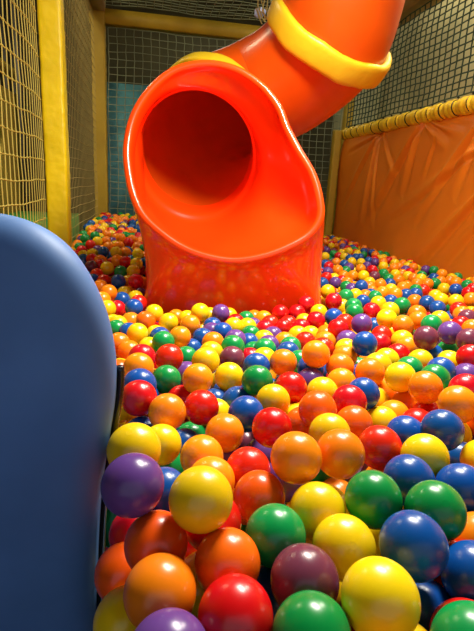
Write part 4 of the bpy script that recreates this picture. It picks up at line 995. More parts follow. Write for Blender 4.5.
560,5470,465,6, -870,5032,465,4, 799,2113,465,3, 564,4495,465,3, -942,5907,465,1, -812,2957,465,3, 561,3597,465,1, -764,5668,465,6,
1614,2921,465,4, -254,3158,465,5, 565,3741,465,1, -1020,2671,465,0, 568,5658,465,7, 410,5363,465,1, 1096,2117,464,4, 459,481,464,4,
-916,4558,464,3, 348,4532,464,1, 309,3160,464,6, 340,6359,464,4, 376,895,464,1, -548,1505,464,1, 1306,2192,464,0, -542,3607,464,6,
-880,4763,464,1, -612,4301,464,0, -924,5415,464,0, 450,3286,464,5, 367,6245,464,0, -506,5477,464,3, 962,2157,464,4, 553,3934,464,0,
1799,2451,464,5, -1215,4038,464,3, 1463,2820,464,4, 599,4166,463,5, 76,4917,463,4, 589,5940,463,4, -830,5316,463,4, 531,5134,463,0,
1637,2319,463,6, 1818,2956,463,0, -769,3374,463,4, 245,3502,463,0, -808,1342,463,1, -189,6164,463,0, 1367,2001,463,1, 336,4953,463,5,
364,3332,463,0, 1095,1660,463,6, -44,688,463,1, 345,4728,463,7, 330,5462,463,4, -600,1773,462,1, 240,4754,462,5, 173,4461,462,1,
-866,4952,462,1, 607,6168,462,3, -909,5763,462,1, -846,4411,462,4, 172,6266,462,0, -538,3819,462,7, -829,5797,462,0, 629,4326,462,4,
196,917,462,0, 1595,2804,461,1, 67,4600,461,4, -555,6050,461,4, -713,4372,461,6, 435,5112,461,6, 864,1366,461,5, 220,3312,461,6,
1210,1632,461,1, 574,5209,461,1, 1656,2723,461,0, -727,4155,461,0, -1051,3460,461,4, 4,5485,461,6, -839,3486,461,3, 475,6225,461,0,
632,6364,461,0, -244,5484,461,5, -610,1920,461,0, -1085,4297,461,0, -767,5848,461,0, 676,2141,461,0, 432,4203,461,5, -558,2989,460,0,
339,5187,460,3, 184,1128,460,1, 642,5626,460,1, 644,6013,460,6, 835,980,460,0, 264,1141,460,3, 254,6123,460,1, 653,1921,460,0,
-1163,3795,460,3, 632,5705,460,5, -536,5892,460,6, 649,5405,460,0, -401,3326,460,5, 536,3380,460,5, -439,4863,460,0, 408,3148,459,0,
160,455,459,3, -40,4023,459,0, -1069,2790,459,1, 1570,2990,459,0, -412,4674,459,5, -435,4041,459,3, 1675,2801,459,1, -665,3979,459,1,
619,891,459,3, 271,5232,459,1, -1360,4142,459,0, 664,4622,459,3, -767,2327,459,5, 664,5796,459,3, -149,4614,459,1, -163,3586,459,1,
-963,2457,459,0, -610,4877,459,5, -513,5254,459,0, -842,5648,459,3, 554,5845,459,1, -508,4566,458,0, -746,5303,458,0, -785,5458,458,0,
431,3540,458,3, 246,382,458,3, -546,3977,458,6, -801,4575,458,1, -714,1824,458,1, -494,4248,458,3, 376,3253,458,1, -633,4382,458,4,
-923,4220,458,0, -995,4748,458,0, -701,1974,458,3, -575,3710,458,3, -898,4073,458,0, 77,5879,458,4, -381,5395,458,3, -250,3647,458,1,
539,4925,458,1, 872,1497,457,4, 693,1781,457,3, -433,3780,457,1, 1582,3098,457,3, -591,1428,457,1, 763,1248,457,6, 689,6282,457,3,
-789,4930,457,1, 1279,2291,457,4, -825,3317,457,5, -422,6194,457,3, -555,4397,457,0, -875,3917,457,0, -1099,2682,457,7, -573,1849,457,3,
1248,1764,457,0, -129,5411,457,5, 221,3180,457,5, 533,814,457,6, -791,5020,457,1, 529,3300,457,1, 164,4712,457,0, 1032,1601,457,3,
-645,1533,457,3, 203,245,457,3, 433,4857,457,1, 223,5080,457,3, -704,2186,457,4, 714,4457,457,0, 540,1202,457,3, -345,1353,457,0,
1113,1582,457,5, 395,5802,457,3, 1556,2234,457,1, 366,3729,456,0, 1168,1742,456,4, 1115,1833,456,4, 0,4556,456,5, -562,5752,456,3,
588,5772,456,1, 426,628,456,3, 647,1605,456,0, 952,1605,456,5, -748,2119,456,3, -1045,4228,456,1, -700,3272,456,0, -793,1774,456,0,
219,659,456,6, -631,5858,455,3, -721,4973,455,3, 670,1704,455,0, 332,1245,455,7, 62,404,455,0, 240,5159,455,1, -838,2472,455,6,
-785,1265,455,3, 527,534,455,1, 1526,2450,455,3, -781,1976,455,5, 26,3707,455,5, 594,6077,455,5, 667,5876,455,0, 511,1867,455,0,
171,3856,455,6, 1227,1554,455,0, -665,4762,455,5, 1424,2574,455,0, 458,4100,455,4, 199,5983,454,0, 737,4738,454,4, 737,4974,454,0,
256,4950,454,4, 686,4382,454,1, 1635,2626,454,4, -583,3191,454,0, -600,2636,454,1, 541,3464,454,1, 491,3635,454,4, -470,3944,454,0,
-865,4275,454,5, -511,4657,454,7, 1727,2957,454,1, 1364,2246,454,1, 572,5578,454,7, 1319,1849,454,5, 953,2078,454,1, -777,1013,454,7,
576,2035,454,1, -691,4872,454,4, 1707,2661,454,3, 1761,3127,454,0, -1211,4163,454,1, 199,5774,454,3, -928,2380,454,6, 509,6318,453,3,
755,4877,453,5, 663,4212,453,4, 758,5701,453,1, -647,3068,453,3, -788,2193,453,1, 545,4333,453,6, -232,1295,453,0, 571,6238,453,3,
108,1104,453,3, -592,6209,453,6, -866,1408,453,5, -733,4531,452,3, -800,4851,452,0, 578,4770,452,0, -564,5012,452,0, -669,5653,452,7,
161,1328,452,4, 227,3688,452,1, 1627,3213,452,1, 1702,3033,452,0, -458,5414,452,4, 449,6120,452,5, -249,4051,452,1, 40,772,452,1,
926,1259,452,0, 75,665,452,0, -590,5672,452,5, -870,1490,452,0, -270,4857,451,0, -1047,4139,451,5, -1013,2217,451,5, 460,4301,451,1,
790,4798,451,3, 638,4702,451,1, -610,4603,451,1, -493,3353,451,5, 412,6402,451,7, 794,5443,451,4, 766,940,451,0, 637,4081,451,4,
-496,3215,451,1, -590,4790,451,1, 770,5257,451,7, 720,6037,451,1, 609,5121,451,3, 751,5519,451,4, -669,3840,451,7, 747,5053,451,3,
701,6155,450,1, 741,5610,450,4, -476,5761,450,4, -175,3259,450,0, 308,5733,450,0, -411,5661,450,3, 1200,2301,450,1, -712,1081,450,0,
2,215,450,0, -673,5342,450,0, -702,960,450,1, 814,5577,450,6, -488,6093,450,5, 84,4727,450,5, 326,3425,450,0, 1439,2151,450,6,
-186,4234,450,1, -619,4136,450,1, 472,4680,449,3, 1037,1518,449,1, -925,3801,449,5, -931,2207,449,4, 281,3611,449,0, -380,5511,449,6,
767,6263,449,1, -735,6095,449,0, 255,4870,449,1, -647,4212,449,0, -85,3426,449,3, -1079,3683,449,7, -253,5233,449,1, 1663,2245,449,4,
828,5051,449,5, 5,3784,449,1, 144,298,449,1, -538,4929,449,0, -840,2365,449,4, -826,2267,449,0, -763,1490,449,7, 172,5556,449,0,
416,3968,449,1, -397,4460,449,0, -653,6143,448,3, 153,3451,448,5, 873,2087,448,3, 1079,3045,448,1, -855,4140,448,5, 124,4845,448,0,
844,5215,448,4, -621,5481,448,0, 748,1521,448,0, -216,4978,448,4, -585,5955,448,7, 528,6166,448,0, 483,5485,448,7, 1231,2631,448,6,
-638,2706,448,0, 155,4173,447,1, -1024,3956,447,4, -937,4142,447,3, -515,4842,447,4, -392,6047,447,3, -1271,3954,447,1, -618,5114,447,3,
-408,4539,447,0, 693,972,447,0, -742,3692,447,1, -87,4325,447,0, 1594,2385,447,4, 130,1185,447,3, 1672,2481,447,4, -678,5262,447,0,
488,3213,447,0, 426,410,447,0, 798,1975,447,5, -895,1779,447,3, -555,2703,446,1, -447,3671,446,5, -1012,2543,446,1, -642,4984,446,1,
874,5815,446,5, -505,3747,446,5, 264,1298,446,0, -237,5155,446,0, 662,4821,446,1, 532,455,446,1, 865,2431,446,3, 145,578,446,0,
-178,5722,446,0, -197,3336,446,0, 653,5206,446,5, -450,5106,445,6, -887,1586,445,5, -528,1742,445,1, 1870,2738,445,1, 714,5448,445,1,
-643,3670,445,5, -232,3464,445,7, 85,3154,445,7, 588,4259,445,5, 617,1135,445,4, -575,4523,445,0, -784,6023,445,0, 1670,3372,445,1,
-248,5313,445,4, 331,1417,445,3, 829,5655,445,3, 689,5124,444,6, -805,4041,444,3, 291,5385,444,3, -574,6131,444,3, 456,2093,444,0,
-364,3897,444,3, 972,1899,444,0, -1043,2469,444,1, 660,1341,444,7, 890,5601,444,0, -534,3285,444,4, 315,588,444,0, 639,4996,444,1,
-996,2762,444,5, -567,5392,444,5, 1430,1956,444,5, 820,5945,444,4, -253,4509,444,3, 1310,2420,444,7, -354,4868,444,4, -190,5064,443,0,
553,1085,443,1, -882,2591,443,4, -1038,3851,443,0, -216,1018,443,1, -320,4570,443,5, -884,1986,443,3, -518,4467,443,4, -28,3918,443,3,
-558,1276,443,0, 518,4615,443,0, 576,4406,443,1, 280,738,443,1, 1389,2430,443,0, 416,1475,443,5, 1468,2661,443,4, -33,3172,443,4,
-467,4965,443,0, 54,3271,443,0, -779,1869,443,0, -825,2041,442,3, -1115,3890,442,1, -512,6207,442,1, 275,4291,442,5, -283,3246,442,0,
-219,4775,442,0, 286,1483,442,4, -504,3476,442,5, 299,6282,442,5, -706,4695,442,0, -393,4107,442,6, -955,3608,442,3, 67,560,442,5,
788,853,442,0, 1192,1820,442,1, 890,6392,442,4, -247,1459,441,3, 915,6303,441,0, 745,5891,441,3, 625,4002,441,4, 471,4550,441,3,
-618,3594,441,5, 570,1472,441,0, 461,1386,441,0, -1018,4056,441,0, -479,5337,441,0, 258,1218,441,0, -679,1153,441,5, 868,1619,441,0,
-846,1716,440,1, 53,4990,440,0, -885,3549,440,1, 1746,3420,440,3, -964,1899,440,1, 260,4424,440,6, -758,4309,440,0, -620,3777,440,5,
-694,1595,440,3, -471,5569,440,3, -470,5851,440,3, -159,1079,440,5, 664,1046,440,0, -832,1184,440,0, -736,1415,440,1, 164,5137,440,1,
1239,1976,440,0, 911,1847,439,1, 258,1571,439,4, -707,2052,439,1, 140,729,439,4, -505,5176,439,3, 820,6162,439,4, -345,5708,439,3,
-447,4785,439,1, 751,4573,439,7, -858,2848,439,6, -271,3839,439,1, 875,1775,439,6, -522,4735,438,1, 757,5166,438,0, -318,5462,438,5,
1040,1811,438,7, 1261,2079,438,1, 610,5338,438,0, 429,3683,438,6, 794,2339,438,6, -337,5050,438,1, 542,2797,438,3, 1018,2488,438,0,
863,5481,438,3, -443,1488,438,3, 509,3541,438,5, 13,496,438,0, -813,1617,437,0, -394,5967,437,3, -178,5350,437,3, -487,5683,437,0,
391,181,437,1, -540,4130,437,4, -951,3988,437,0, -565,5312,437,1, -551,5555,437,1, 132,4350,437,3, 520,4828,437,5, 570,5052,437,1,
746,6360,437,4, 1480,2253,437,0, -5,5911,437,6, -563,1663,437,1, 1002,2001,437,0, 507,4035,437,5, 911,6176,437,3, 558,2209,437,0,
671,5515,436,1, 237,1398,436,0, 1310,1940,436,3, 1222,2446,436,0, -501,5960,436,3, -312,3464,436,0, -171,4070,436,0, -469,1151,436,1,
492,1502,436,1, 437,3363,436,6, -1116,3983,436,5, 503,2450,436,5, -322,1030,436,0, 1843,2822,436,6, 1017,5949,436,0, -2,4439,436,0,
-937,2706,436,0, 665,2019,435,5, -772,3846,435,5, 936,5666,435,3, 1179,2171,435,1, -794,4191,435,3, 79,5197,435,1, 346,412,435,0,
-614,3896,435,5, -233,4633,435,0, -235,3543,435,3, 490,5051,435,4, 692,5278,435,0, -131,5003,435,1, 852,5137,435,3, 82,4447,435,4,
6,5406,435,1, -304,5984,435,0, -219,5812,435,5, 399,5902,435,0, 708,1113,434,1, 1216,1896,434,4, 153,3721,434,5, 451,555,434,7,
-809,3956,434,1, 477,5186,434,3, 876,6002,434,0, 479,1615,434,1, 493,5798,434,1, -978,1978,434,3, -118,684,434,5, -625,1994,434,0,
378,1938,434,1, -281,5390,434,6, 1084,6124,434,7, -1249,3634,434,5, -984,3367,434,0, 351,978,434,0, 443,5993,433,5, -948,2130,433,1,
490,6393,433,0, 506,5912,433,6, -305,5545,433,0, 1651,3611,433,5, 1441,2369,433,4, -157,4149,433,5, 1096,4881,433,0, 77,5501,433,0,
-173,3990,433,6, 473,926,433,1, 1781,2892,433,1, -373,5183,433,0, 427,1554,433,5, 484,3745,432,0, -726,3912,432,1, -70,5497,432,6,
592,1673,432,3, -47,792,432,3, 83,1332,432,0, 393,5246,432,6, -233,4314,432,4, -769,1697,432,1, 204,3926,432,0, 607,482,432,0,
1233,2231,432,0, -388,4339,432,1, 1201,2559,432,1, 1004,1739,432,1, 393,6057,431,4, -429,1400,431,1, -370,3244,431,4, -242,6095,431,7,
868,6081,431,3, -345,3699,431,4, -250,6242,431,3, 833,1299,431,5, 752,1338,431,1, -584,4063,431,4, 1584,3742,431,5, -542,4323,431,7,
-178,5955,431,1, 1079,1918,431,0, -256,5738,431,5, 445,1308,431,5, 1059,6048,431,1, -660,1377,430,0, 329,5562,430,0, -1206,3735,430,1,
669,533,430,4, 122,5999,430,4, 1143,5484,430,1, 449,1798,430,4, -446,4608,430,1, 238,977,430,0, 1115,5809,430,1, 594,1396,430,1,
-190,720,430,5, -393,5776,430,3, -8,4320,429,1, -309,4359,429,0, 602,2142,429,0, -1012,2308,429,1, 189,3549,429,1, -400,5888,429,3,
1020,5855,429,3, 1589,3560,429,0, -935,2285,429,3, 607,4894,429,1, -316,6063,429,0, 602,3855,429,3, -935,2526,429,0, 1152,1343,429,0,
283,1069,429,4, -990,3760,429,3, 1162,5562,429,1, 93,3342,429,4, 1710,3201,429,1, 523,2528,429,7, -1031,3531,429,3, -75,5660,428,0,
337,269,428,3, -722,4070,428,4, 1176,6305,428,0, -821,3690,428,1, 1132,5106,428,3, -445,4394,428,6, 182,5700,428,3, -241,3948,428,3,
1119,5290,428,6, 114,4656,428,0, 570,6403,428,3, 1049,1442,428,0, 736,5779,428,3, 1693,2872,428,0, -648,3460,428,5, -949,3908,428,0,
-274,5619,428,1, 418,4997,428,3, -10,578,428,1, 364,1313,427,4, 1152,4761,427,0, -20,1309,427,4, -150,5276,427,1, -316,5127,427,1,
-732,1213,427,3, 52,323,427,1, 1189,5020,427,5, 468,3897,427,1, -115,3861,427,1, 274,5989,427,5, -796,3770,427,3, 1549,2149,427,6,
-852,3827,427,0, 1199,5633,427,6, -588,3405,427,1, -343,6268,427,7, 959,1492,427,1, 597,4591,427,1, 1427,4081,427,0, 180,5479,426,1,
-509,1577,426,1, -386,4242,426,0, -873,4003,426,1, -74,1677,426,3, 1089,2264,426,0, -56,5582,426,5, 1168,6218,426,4, 17,5708,426,0,
-187,3180,426,3, -25,5995,426,1, -394,5587,426,0, 780,1147,426,4, -737,3991,426,5, -588,1588,425,3, 502,2022,425,1, -644,1656,425,6,
-112,5101,425,1, 680,4539,425,6, 640,1265,425,0, -323,6174,425,0, -534,3905,425,5, 878,5893,425,3, 81,5783,425,3, 1183,6063,425,1,
554,1577,425,6, 942,1414,425,3, -610,1117,425,1, 38,3554,425,4, 1452,2030,425,0, 1404,1882,425,1, 1177,5967,425,0, 322,847,425,0,
198,5220,425,3, 15,5077,425,0, 870,1089,425,4, -61,4912,425,1, 715,2081,424,1, 585,712,424,0, -786,3183,424,4, 803,1662,424,4,
57,6066,424,3, 496,5322,424,4, 1617,2535,424,0, 525,378,424,6, 937,1334,424,3, 627,1816,424,0, -902,3685,424,0, -981,2614,424,5,
-145,6107,424,5, -649,1038,424,3, 192,3247,424,1, -1166,3650,424,1, 972,6058,424,3, 48,4853,424,0, -970,2949,423,4, -870,2112,423,1,
-187,3687,423,4, 1017,6386,423,0, 942,1123,423,5, 370,4382,423,0, 65,6323,423,1, 1153,1947,423,3, 297,3799,423,7, -591,2536,423,1,
146,3630,423,0, 1408,2773,423,1, 497,2158,423,3, -864,1901,423,1, -337,4712,423,0, -396,4998,422,5, 474,2239,422,4, 1074,2044,422,7,
642,4447,422,0, 1793,2738,422,3, 1271,5868,422,3, 405,337,422,6, -780,3103,422,3, -1133,3507,422,5, -291,3323,422,1, -110,6032,422,0,
666,6089,422,3, -717,3008,422,3, 81,2170,422,1, 1189,1414,422,0, -823,3596,421,1, 530,5714,421,3, 949,5748,421,1, 710,1192,421,1,
1452,4279,421,1, 1218,5283,421,4, 760,3039,421,1, -112,5781,421,3, 1601,3406,421,3, 27,6236,421,5, 155,4549,421,1, 875,5717,421,5,
1397,2506,421,0, 521,2715,421,6, 1272,5600,421,1, -1069,2931,421,0, 1464,4152,421,5, 401,3433,421,7, -316,4279,421,4, 1624,3984,421,1,
-694,3607,421,4, -686,1724,421,5, 1540,2762,421,0, 106,6205,421,0, -37,5334,420,1, 575,6007,420,0, 501,1142,420,0, -478,4179,420,0,
-351,1137,420,1, 521,295,420,0, -174,1227,420,6, 897,2175,420,7, 24,5575,420,0, 1106,2401,420,4, -257,4708,420,1, -157,4426,420,1,
845,5307,420,0, -956,3134,420,0, 1047,5604,420,3, 392,478,420,0, -173,4689,420,1, 755,1447,420,0, -403,3511,420,6, -45,3600,420,0,
-579,957,420,1, 1077,1314,420,0, -21,357,420,0, 1014,5677,419,0, -267,4434,419,0, -913,3420,419,0, 57,5286,419,4, -1006,3666,419,1,
593,562,419,5, 1618,3814,419,6, -377,3614,419,3, -1145,3077,419,3, -705,3765,419,0, 1701,3501,419,0, 137,221,419,0, 842,5387,419,0,
1831,2517,419,3, -430,1321,419,3, 282,4541,419,0, 268,1652,419,1, 306,6177,419,0, -182,4903,419,0, -910,3340,419,3, -268,5901,419,6,
-180,5459,419,3, 134,5413,419,1, 1631,3286,419,0, 996,2610,418,0, 1338,4766,418,1, -329,4149,418,5, 325,4018,418,6, 220,5877,418,4,
1261,5956,418,1, 715,2332,418,0, -47,6085,418,4, 1517,4214,418,3, 50,5967,418,1, 1368,2169,418,3, 1721,3316,418,5, 1172,4912,418,3,
329,4228,418,6, -327,4026,418,4, 1338,2563,418,0, 1277,5406,418,3, -547,1165,418,3, 1040,2157,418,3, -1078,3595,418,6, -253,1215,418,1,
547,637,417,4, 1784,3012,417,1, 217,3794,417,7, 12,4716,417,0, 395,5612,417,0, -503,3552,417,0, -809,3022,417,0, 815,5770,417,7,
-28,5774,417,1, -93,5954,417,1, 1288,1683,417,4, 1339,5652,417,1, 1363,5350,417,1, 792,6028,417,3, 752,5384,417,3, 1089,6202,417,5,
743,1917,417,0, -480,1075,417,4, 687,5961,417,1, -250,4133,416,0, 675,656,416,0, -149,3463,416,1, -9,4084,416,3, -648,2101,416,5,
744,2257,416,0, -162,4825,416,1, 340,5121,416,5, 1227,5782,416,3, 179,4277,416,0, 869,1945,416,5, 1688,3104,416,0, 1005,6223,416,4,
364,5406,416,7, -450,3847,416,0, -469,4099,416,0, 1362,4989,416,4, 737,1608,415,3, 797,1045,415,7, -511,1001,415,1, -161,4346,415,1,
1276,1604,415,5, 348,1115,415,5, -258,4224,415,0, 1812,2634,415,6, 847,6269,415,1, -67,4397,415,3, -190,3889,415,5, 468,1221,415,3,
-62,1427,415,0, 401,4060,415,1, 485,1003,415,4, -640,2352,415,1, 283,5626,415,1, 467,831,415,0, 95,4214,415,1, -972,2056,414,1,
1389,2311,414,0, 686,4891,414,4, 889,2255,414,1, -18,1609,414,6, 1598,2458,414,0, 1158,2633,414,5, 971,2352,414,3, 1255,2155,414,0,
-111,5185,414,4, 446,5548,414,5, 244,191,414,1, 1086,4983,414,1, 546,2285,414,0, 864,2810,414,1, 247,4058,414,0, 141,882,414,0,
38,4157,413,1, -534,1990,413,0, -38,3844,413,3, -74,515,413,5, 135,5841,413,0, 97,5051,413,0, -131,4544,413,0, 464,237,413,1,
758,725,413,1, 1567,2638,413,6, -60,4681,413,0, 363,5985,413,5, 314,496,413,1, 367,3639,413,0, 1579,3482,413,1, -8,5239,413,1,
-357,3785,413,4, -33,5163,413,0, -988,3446,412,0, 770,6105,412,3, 1758,2818,412,4, 1313,5746,412,4, 1506,4079,412,0, 1365,4885,412,1,
71,5365,412,1, 1039,1176,412,7, 552,4680,412,0, 750,4648,412,0, 228,5012,412,1, 381,4911,412,5, -396,976,412,4, 183,1507,411,4,
1245,6149,411,0, 536,880,411,5, -133,6206,411,6, -106,6282,411,3, 1068,5061,411,7, 1747,2349,411,1, 279,3904,411,1, 1303,5102,411,4,
472,5660,411,7, 1540,4336,411,0, 1247,5481,411,0, 486,4161,411,1, 743,2505,411,4, 1566,4432,411,3, 1405,3758,411,1, -740,3529,411,7,
349,4799,411,1, -818,1542,411,0, 120,4069,411,3, 954,4935,411,7, -119,5879,410,3, -924,2885,410,3, -8,4793,410,1, -858,3087,410,4,
183,389,410,4, 7,4631,410,1, 1033,5754,410,5, -26,4243,410,1, 1475,4886,410,5, -88,4794,410,6, 1214,1489,410,0, -1,1822,410,4,
554,3684,410,1, 317,6069,410,1, -56,3491,410,1, 213,310,410,3, 474,4426,410,1, 1343,2056,410,1, -174,3810,410,3, 990,6302,409,4,
473,673,409,0, 525,1756,409,0, -140,5530,409,0, 733,806,409,1, 867,884,409,6, -970,3054,409,1, 1304,2695,409,1, 882,2581,409,0,
-404,3957,409,1, -503,1423,409,0, 1411,4346,409,4, 160,1395,409,0, 137,5290,409,3, 1209,2763,409,6, 618,1527,409,0, 863,3485,409,1,
816,1846,408,5, 1146,6377,408,1, 158,5931,408,0, 18,5839,408,5, -1053,3400,408,0, 403,5169,408,0, 364,2034,408,0, -26,278,408,1,
-126,4267,408,0, -818,2558,408,0, 1161,2493,408,1, 1662,2952,408,3, -636,2866,408,1, -101,4014,408,5, 104,5573,408,5, 238,3418,407,7,
-386,3151,407,0, 39,1393,407,6, 435,4765,407,3, 350,5677,407,5, 1158,6140,407,4, 631,2797,407,5, -650,1300,407,1, -830,3255,407,0,
1288,2774,407,1, -920,2782,407,1, 256,2217,407,3, 1735,2451,407,6, -68,5422,407,0, -77,4127,407,1, 893,5069,407,4, -625,2778,407,1,
-1055,3319,407,0, 1193,5206,406,5, 1507,2956,406,5, -489,1652,406,3, -990,3254,406,3, 62,870,406,0, -750,2937,406,7, 267,3222,406,0,
27,3643,406,3, 481,4897,406,0, 56,6144,406,4, 166,5624,406,4, 23,3477,406,7, -241,3766,406,5, 1315,2341,406,6, -886,1655,406,4,
-984,2831,406,0, -275,1112,406,0, -57,5046,406,3, 35,3202,406,3, 1550,3046,406,0, 73,3784,406,0, 61,5644,406,0, -855,2925,406,1,
334,4672,405,3, -910,3249,405,7, -668,2446,405,0, -109,3764,405,3, 1448,5006,405,5, 1321,1785,405,4, -701,2658,405,3, -605,1487,405,1,
-411,1198,405,3, 1141,2331,405,1, -209,4563,405,1, 1193,5382,405,7, -668,1924,405,5, 50,4379,404,5, 540,5524,404,4, -718,2296,404,0,
-514,3653,404,1, 487,2639,404,0, 604,2722,404,6, -852,2188,404,1, 391,6294,404,1, -955,3533,404,3, 1419,5158,404,1, 1670,3748,404,0,
625,5458,404,3, 361,3852,404,0, 316,671,404,0, -835,3430,404,1, -17,4976,404,4, -205,1605,404,0, -5,3309,404,5, 676,4754,404,4,
-584,3503,404,1, -27,6293,404,3, 245,5438,404,3, 284,6370,404,3, 321,3491,404,0, 483,2953,404,0, -648,1846,404,5, 947,5926,404,1,
146,6071,404,3, 381,1760,403,7, 1050,2345,403,0, -728,3443,403,1, 233,4215,403,1, 1369,5220,403,7, 394,717,403,3, -1116,2758,403,1,
1165,1551,403,0, 599,1017,403,4, 680,1471,403,1, 168,3328,403,3, 376,555,403,4, 119,3989,403,0, -1084,2556,403,0, 534,1924,403,1,
-319,3560,403,5, 394,6201,403,1, -442,3442,403,0, -564,2830,403,5, -32,4506,403,5, -662,2230,403,6, 808,1388,403,5, -308,1425,403,0,
736,1838,403,1, -372,1268,403,5, -547,2604,402,6, 140,1050,402,1, 1415,4750,402,0, 540,4540,402,0, -154,988,402,0, 1486,4670,402,1,
1787,3190,402,0, 50,3940,402,0, 904,2741,402,1, 514,1338,402,5, -718,3363,402,4, 1168,3291,402,1, -105,3181,402,1, -94,3935,402,1,
992,1666,402,1, 330,5006,402,0, -536,3039,402,0, 1254,6035,402,4, 146,4907,402,6, 147,4987,402,3, 1354,3133,402,3, 905,3239,401,0,
843,4189,401,0, 238,836,401,3, 83,4520,401,5, 1202,1686,401,3, 1027,2704,401,0, 1050,2552,401,1, -637,3287,401,1, 290,4740,401,3,
105,501,401,0, 228,6172,401,0, 1454,4486,401,3, 990,1561,401,3, 670,4294,400,0, 516,1429,400,4, 1009,1378,400,3, 91,3435,400,6,
223,6292,400,5, 1068,1703,400,0, -413,3727,400,5, 407,4156,400,1, 1502,3465,400,1, 291,3323,400,4, 578,2461,400,4, 56,4282,400,1,
108,5711,400,0, 879,1215,400,7, 200,1181,400,3, 1122,1459,400,7, -756,3286,400,7, 185,4631,400,4, 249,4137,400,0, 68,1204,400,0,
792,3814,399,1, 1400,1772,399,1, 1194,5875,399,6, 349,1529,399,1, 411,5728,399,1, 1497,2875,399,0, 676,5677,399,1, 607,1890,399,5,
-659,2942,399,0, -154,796,399,0, 250,5555,399,1, -1069,3161,399,1, 195,6367,399,4, 111,4783,399,1, 239,2099,399,4, 147,797,399,1,
576,5895,399,1, 451,5383,399,4, 62,202,398,3, 719,2605,398,3, 762,6199,398,0, 1153,4836,398,3, 830,6360,398,3, -114,3565,398,3,
-574,1048,398,1, -210,3611,398,7, 796,2440,398,6, 992,6146,398,1, 1266,3071,398,3, 672,6333,398,7, 870,2659,398,0, -435,3213,398,7,
1591,2081,398,1, -716,3212,398,0, -687,1485,398,5, 1102,5975,398,0, 1094,6280,398,3, 1146,3068,398,5, 165,3149,398,3, 1491,1917,398,1,
830,1465,398,1, -490,1219,398,0, 931,1736,398,5, -860,3166,397,0, -913,2444,397,4, 241,4357,397,4, -299,3901,397,3, 226,6080,397,3,
-302,3640,397,0, 883,968,397,0, 495,3967,397,0, 264,4616,397,1, 231,5349,397,4, 758,4033,397,4, 9,4009,397,0, 312,5925,396,4,
96,5129,396,3, -1024,2387,396,0, 643,2260,396,3, 933,2026,396,1, 689,5060,396,3, 610,5822,396,0, 591,6331,396,3, -358,3358,396,0,
134,6291,396,3, 223,457,396,1, -581,3114,396,1, -142,3386,396,4, 406,5317,396,5, 1403,2986,396,0, -610,1730,396,3, 922,5143,396,7,
414,5070,396,3, 555,2087,396,1, 108,3234,396,4, 1195,3209,396,0, 593,1324,396,7, 1074,2628,396,1, -701,3132,396,6, 381,3543,396,4,
891,1545,396,3, 210,559,396,1, 1146,1629,395,4, 1214,2851,395,0, 453,1724,395,3, -733,2787,395,3, 1475,2542,395,0, -740,1545,395,3,
-413,1704,395,1, -119,3655,395,5, 487,3151,395,0, -112,588,395,5, 558,4204,395,1, 345,5778,395,7, 1030,4614,395,6, 782,3114,395,1,
464,5254,395,0, -8,432,395,6, 173,5068,395,0, 926,3323,395,3, 597,3611,395,4, 282,5070,395,4, -486,2111,395,0, 1633,3158,395,6,
-578,2944,395,1, 1660,3884,394,1, 72,3863,394,3, 301,5846,394,5, -769,1084,394,0, 1033,2423,394,3, 302,5494,394,6, -925,1724,394,4,
-91,1102,394,6, 571,4121,394,1, -715,2866,394,5, 596,4823,394,6, 751,1760,394,0, -48,169,394,5, 485,3033,394,1, 356,6403,394,4,
-634,3175,394,4, -741,2219,394,0, 189,4421,394,3, -843,1320,394,1, 1048,2899,394,1, -42,3722,394,1, 244,4813,394,4, -318,2008,394,3,
880,2964,394,1, 693,4080,394,1, 222,4494,393,6, 704,1390,393,1, 716,917,393,0, 799,2191,393,1, 254,5698,393,3, 381,5481,393,5,
-287,3173,393,1, 1383,4139,393,5, 648,3773,393,4, -572,3334,393,4, 303,4900,393,4, 750,2009,393,3, 1125,3146,392,4, -194,919,392,3,
-688,2523,392,7, 632,3692,392,3, 136,3911,392,5, -887,3014,392,1, -634,3018,392,0, 1004,2798,392,1, 616,5272,392,0, 334,5282,392,1,
-220,3405,392,3, -1057,2658,392,4, 387,4614,392,1, 399,4478,392,3, 960,2938,392,0, -742,1351,392,1, 481,3476,392,5, 1359,2828,392,0,
891,5540,392,4, 568,3774,392,3, 1889,2634,391,0, -11,1217,391,0, 1092,2802,391,6, 1087,3909,391,1, 254,5272,391,4, 640,2593,391,1,
922,1038,391,5, 805,2706,391,3, 209,4722,391,1, 400,4290,391,1, 296,5194,391,1, -441,3340,391,0, 105,384,391,0, 553,3417,391,5,
-124,3276,390,0, 947,6367,390,0, 521,771,390,0, -386,1058,390,4, 573,2382,390,4, 1226,2687,390,0, -912,1834,390,4, 327,4322,390,3,
548,5439,390,1, 1004,2066,390,3, -769,2065,390,1, -67,2071,390,3, 1499,3231,390,5, 1683,3429,390,7, 410,4690,390,7, 1211,2039,390,7,
328,4148,390,1, 976,1246,390,5, 1062,3097,390,3, 1116,2719,390,0, 1361,1703,390,3, 306,4470,389,4, 1510,2073,389,5, 505,4972,389,6,
1213,5129,389,1, -1047,3069,389,4, 511,3842,389,1, 941,5821,389,0, 544,1246,389,0, 557,4463,389,0, -353,1757,389,4, 811,1591,389,0,
-566,1345,389,0, -1106,3014,389,1, 62,1118,389,3, 254,3728,389,6, 250,628,389,3, 260,5778,389,0, 1440,3846,389,0, 1439,3162,388,1,
-223,3242,388,1, 1669,2688,388,4, 421,3783,388,5, 1318,2246,388,3, 726,1018,388,0, 449,4353,388,0, 1384,3661,388,4, 1277,1867,388,4,
1473,3032,388,0, 461,3262,388,4, -92,1200,388,3, 1592,2710,388,1, -508,3145,388,1, -898,2647,388,1, 1638,3676,388,1, 813,794,388,5,
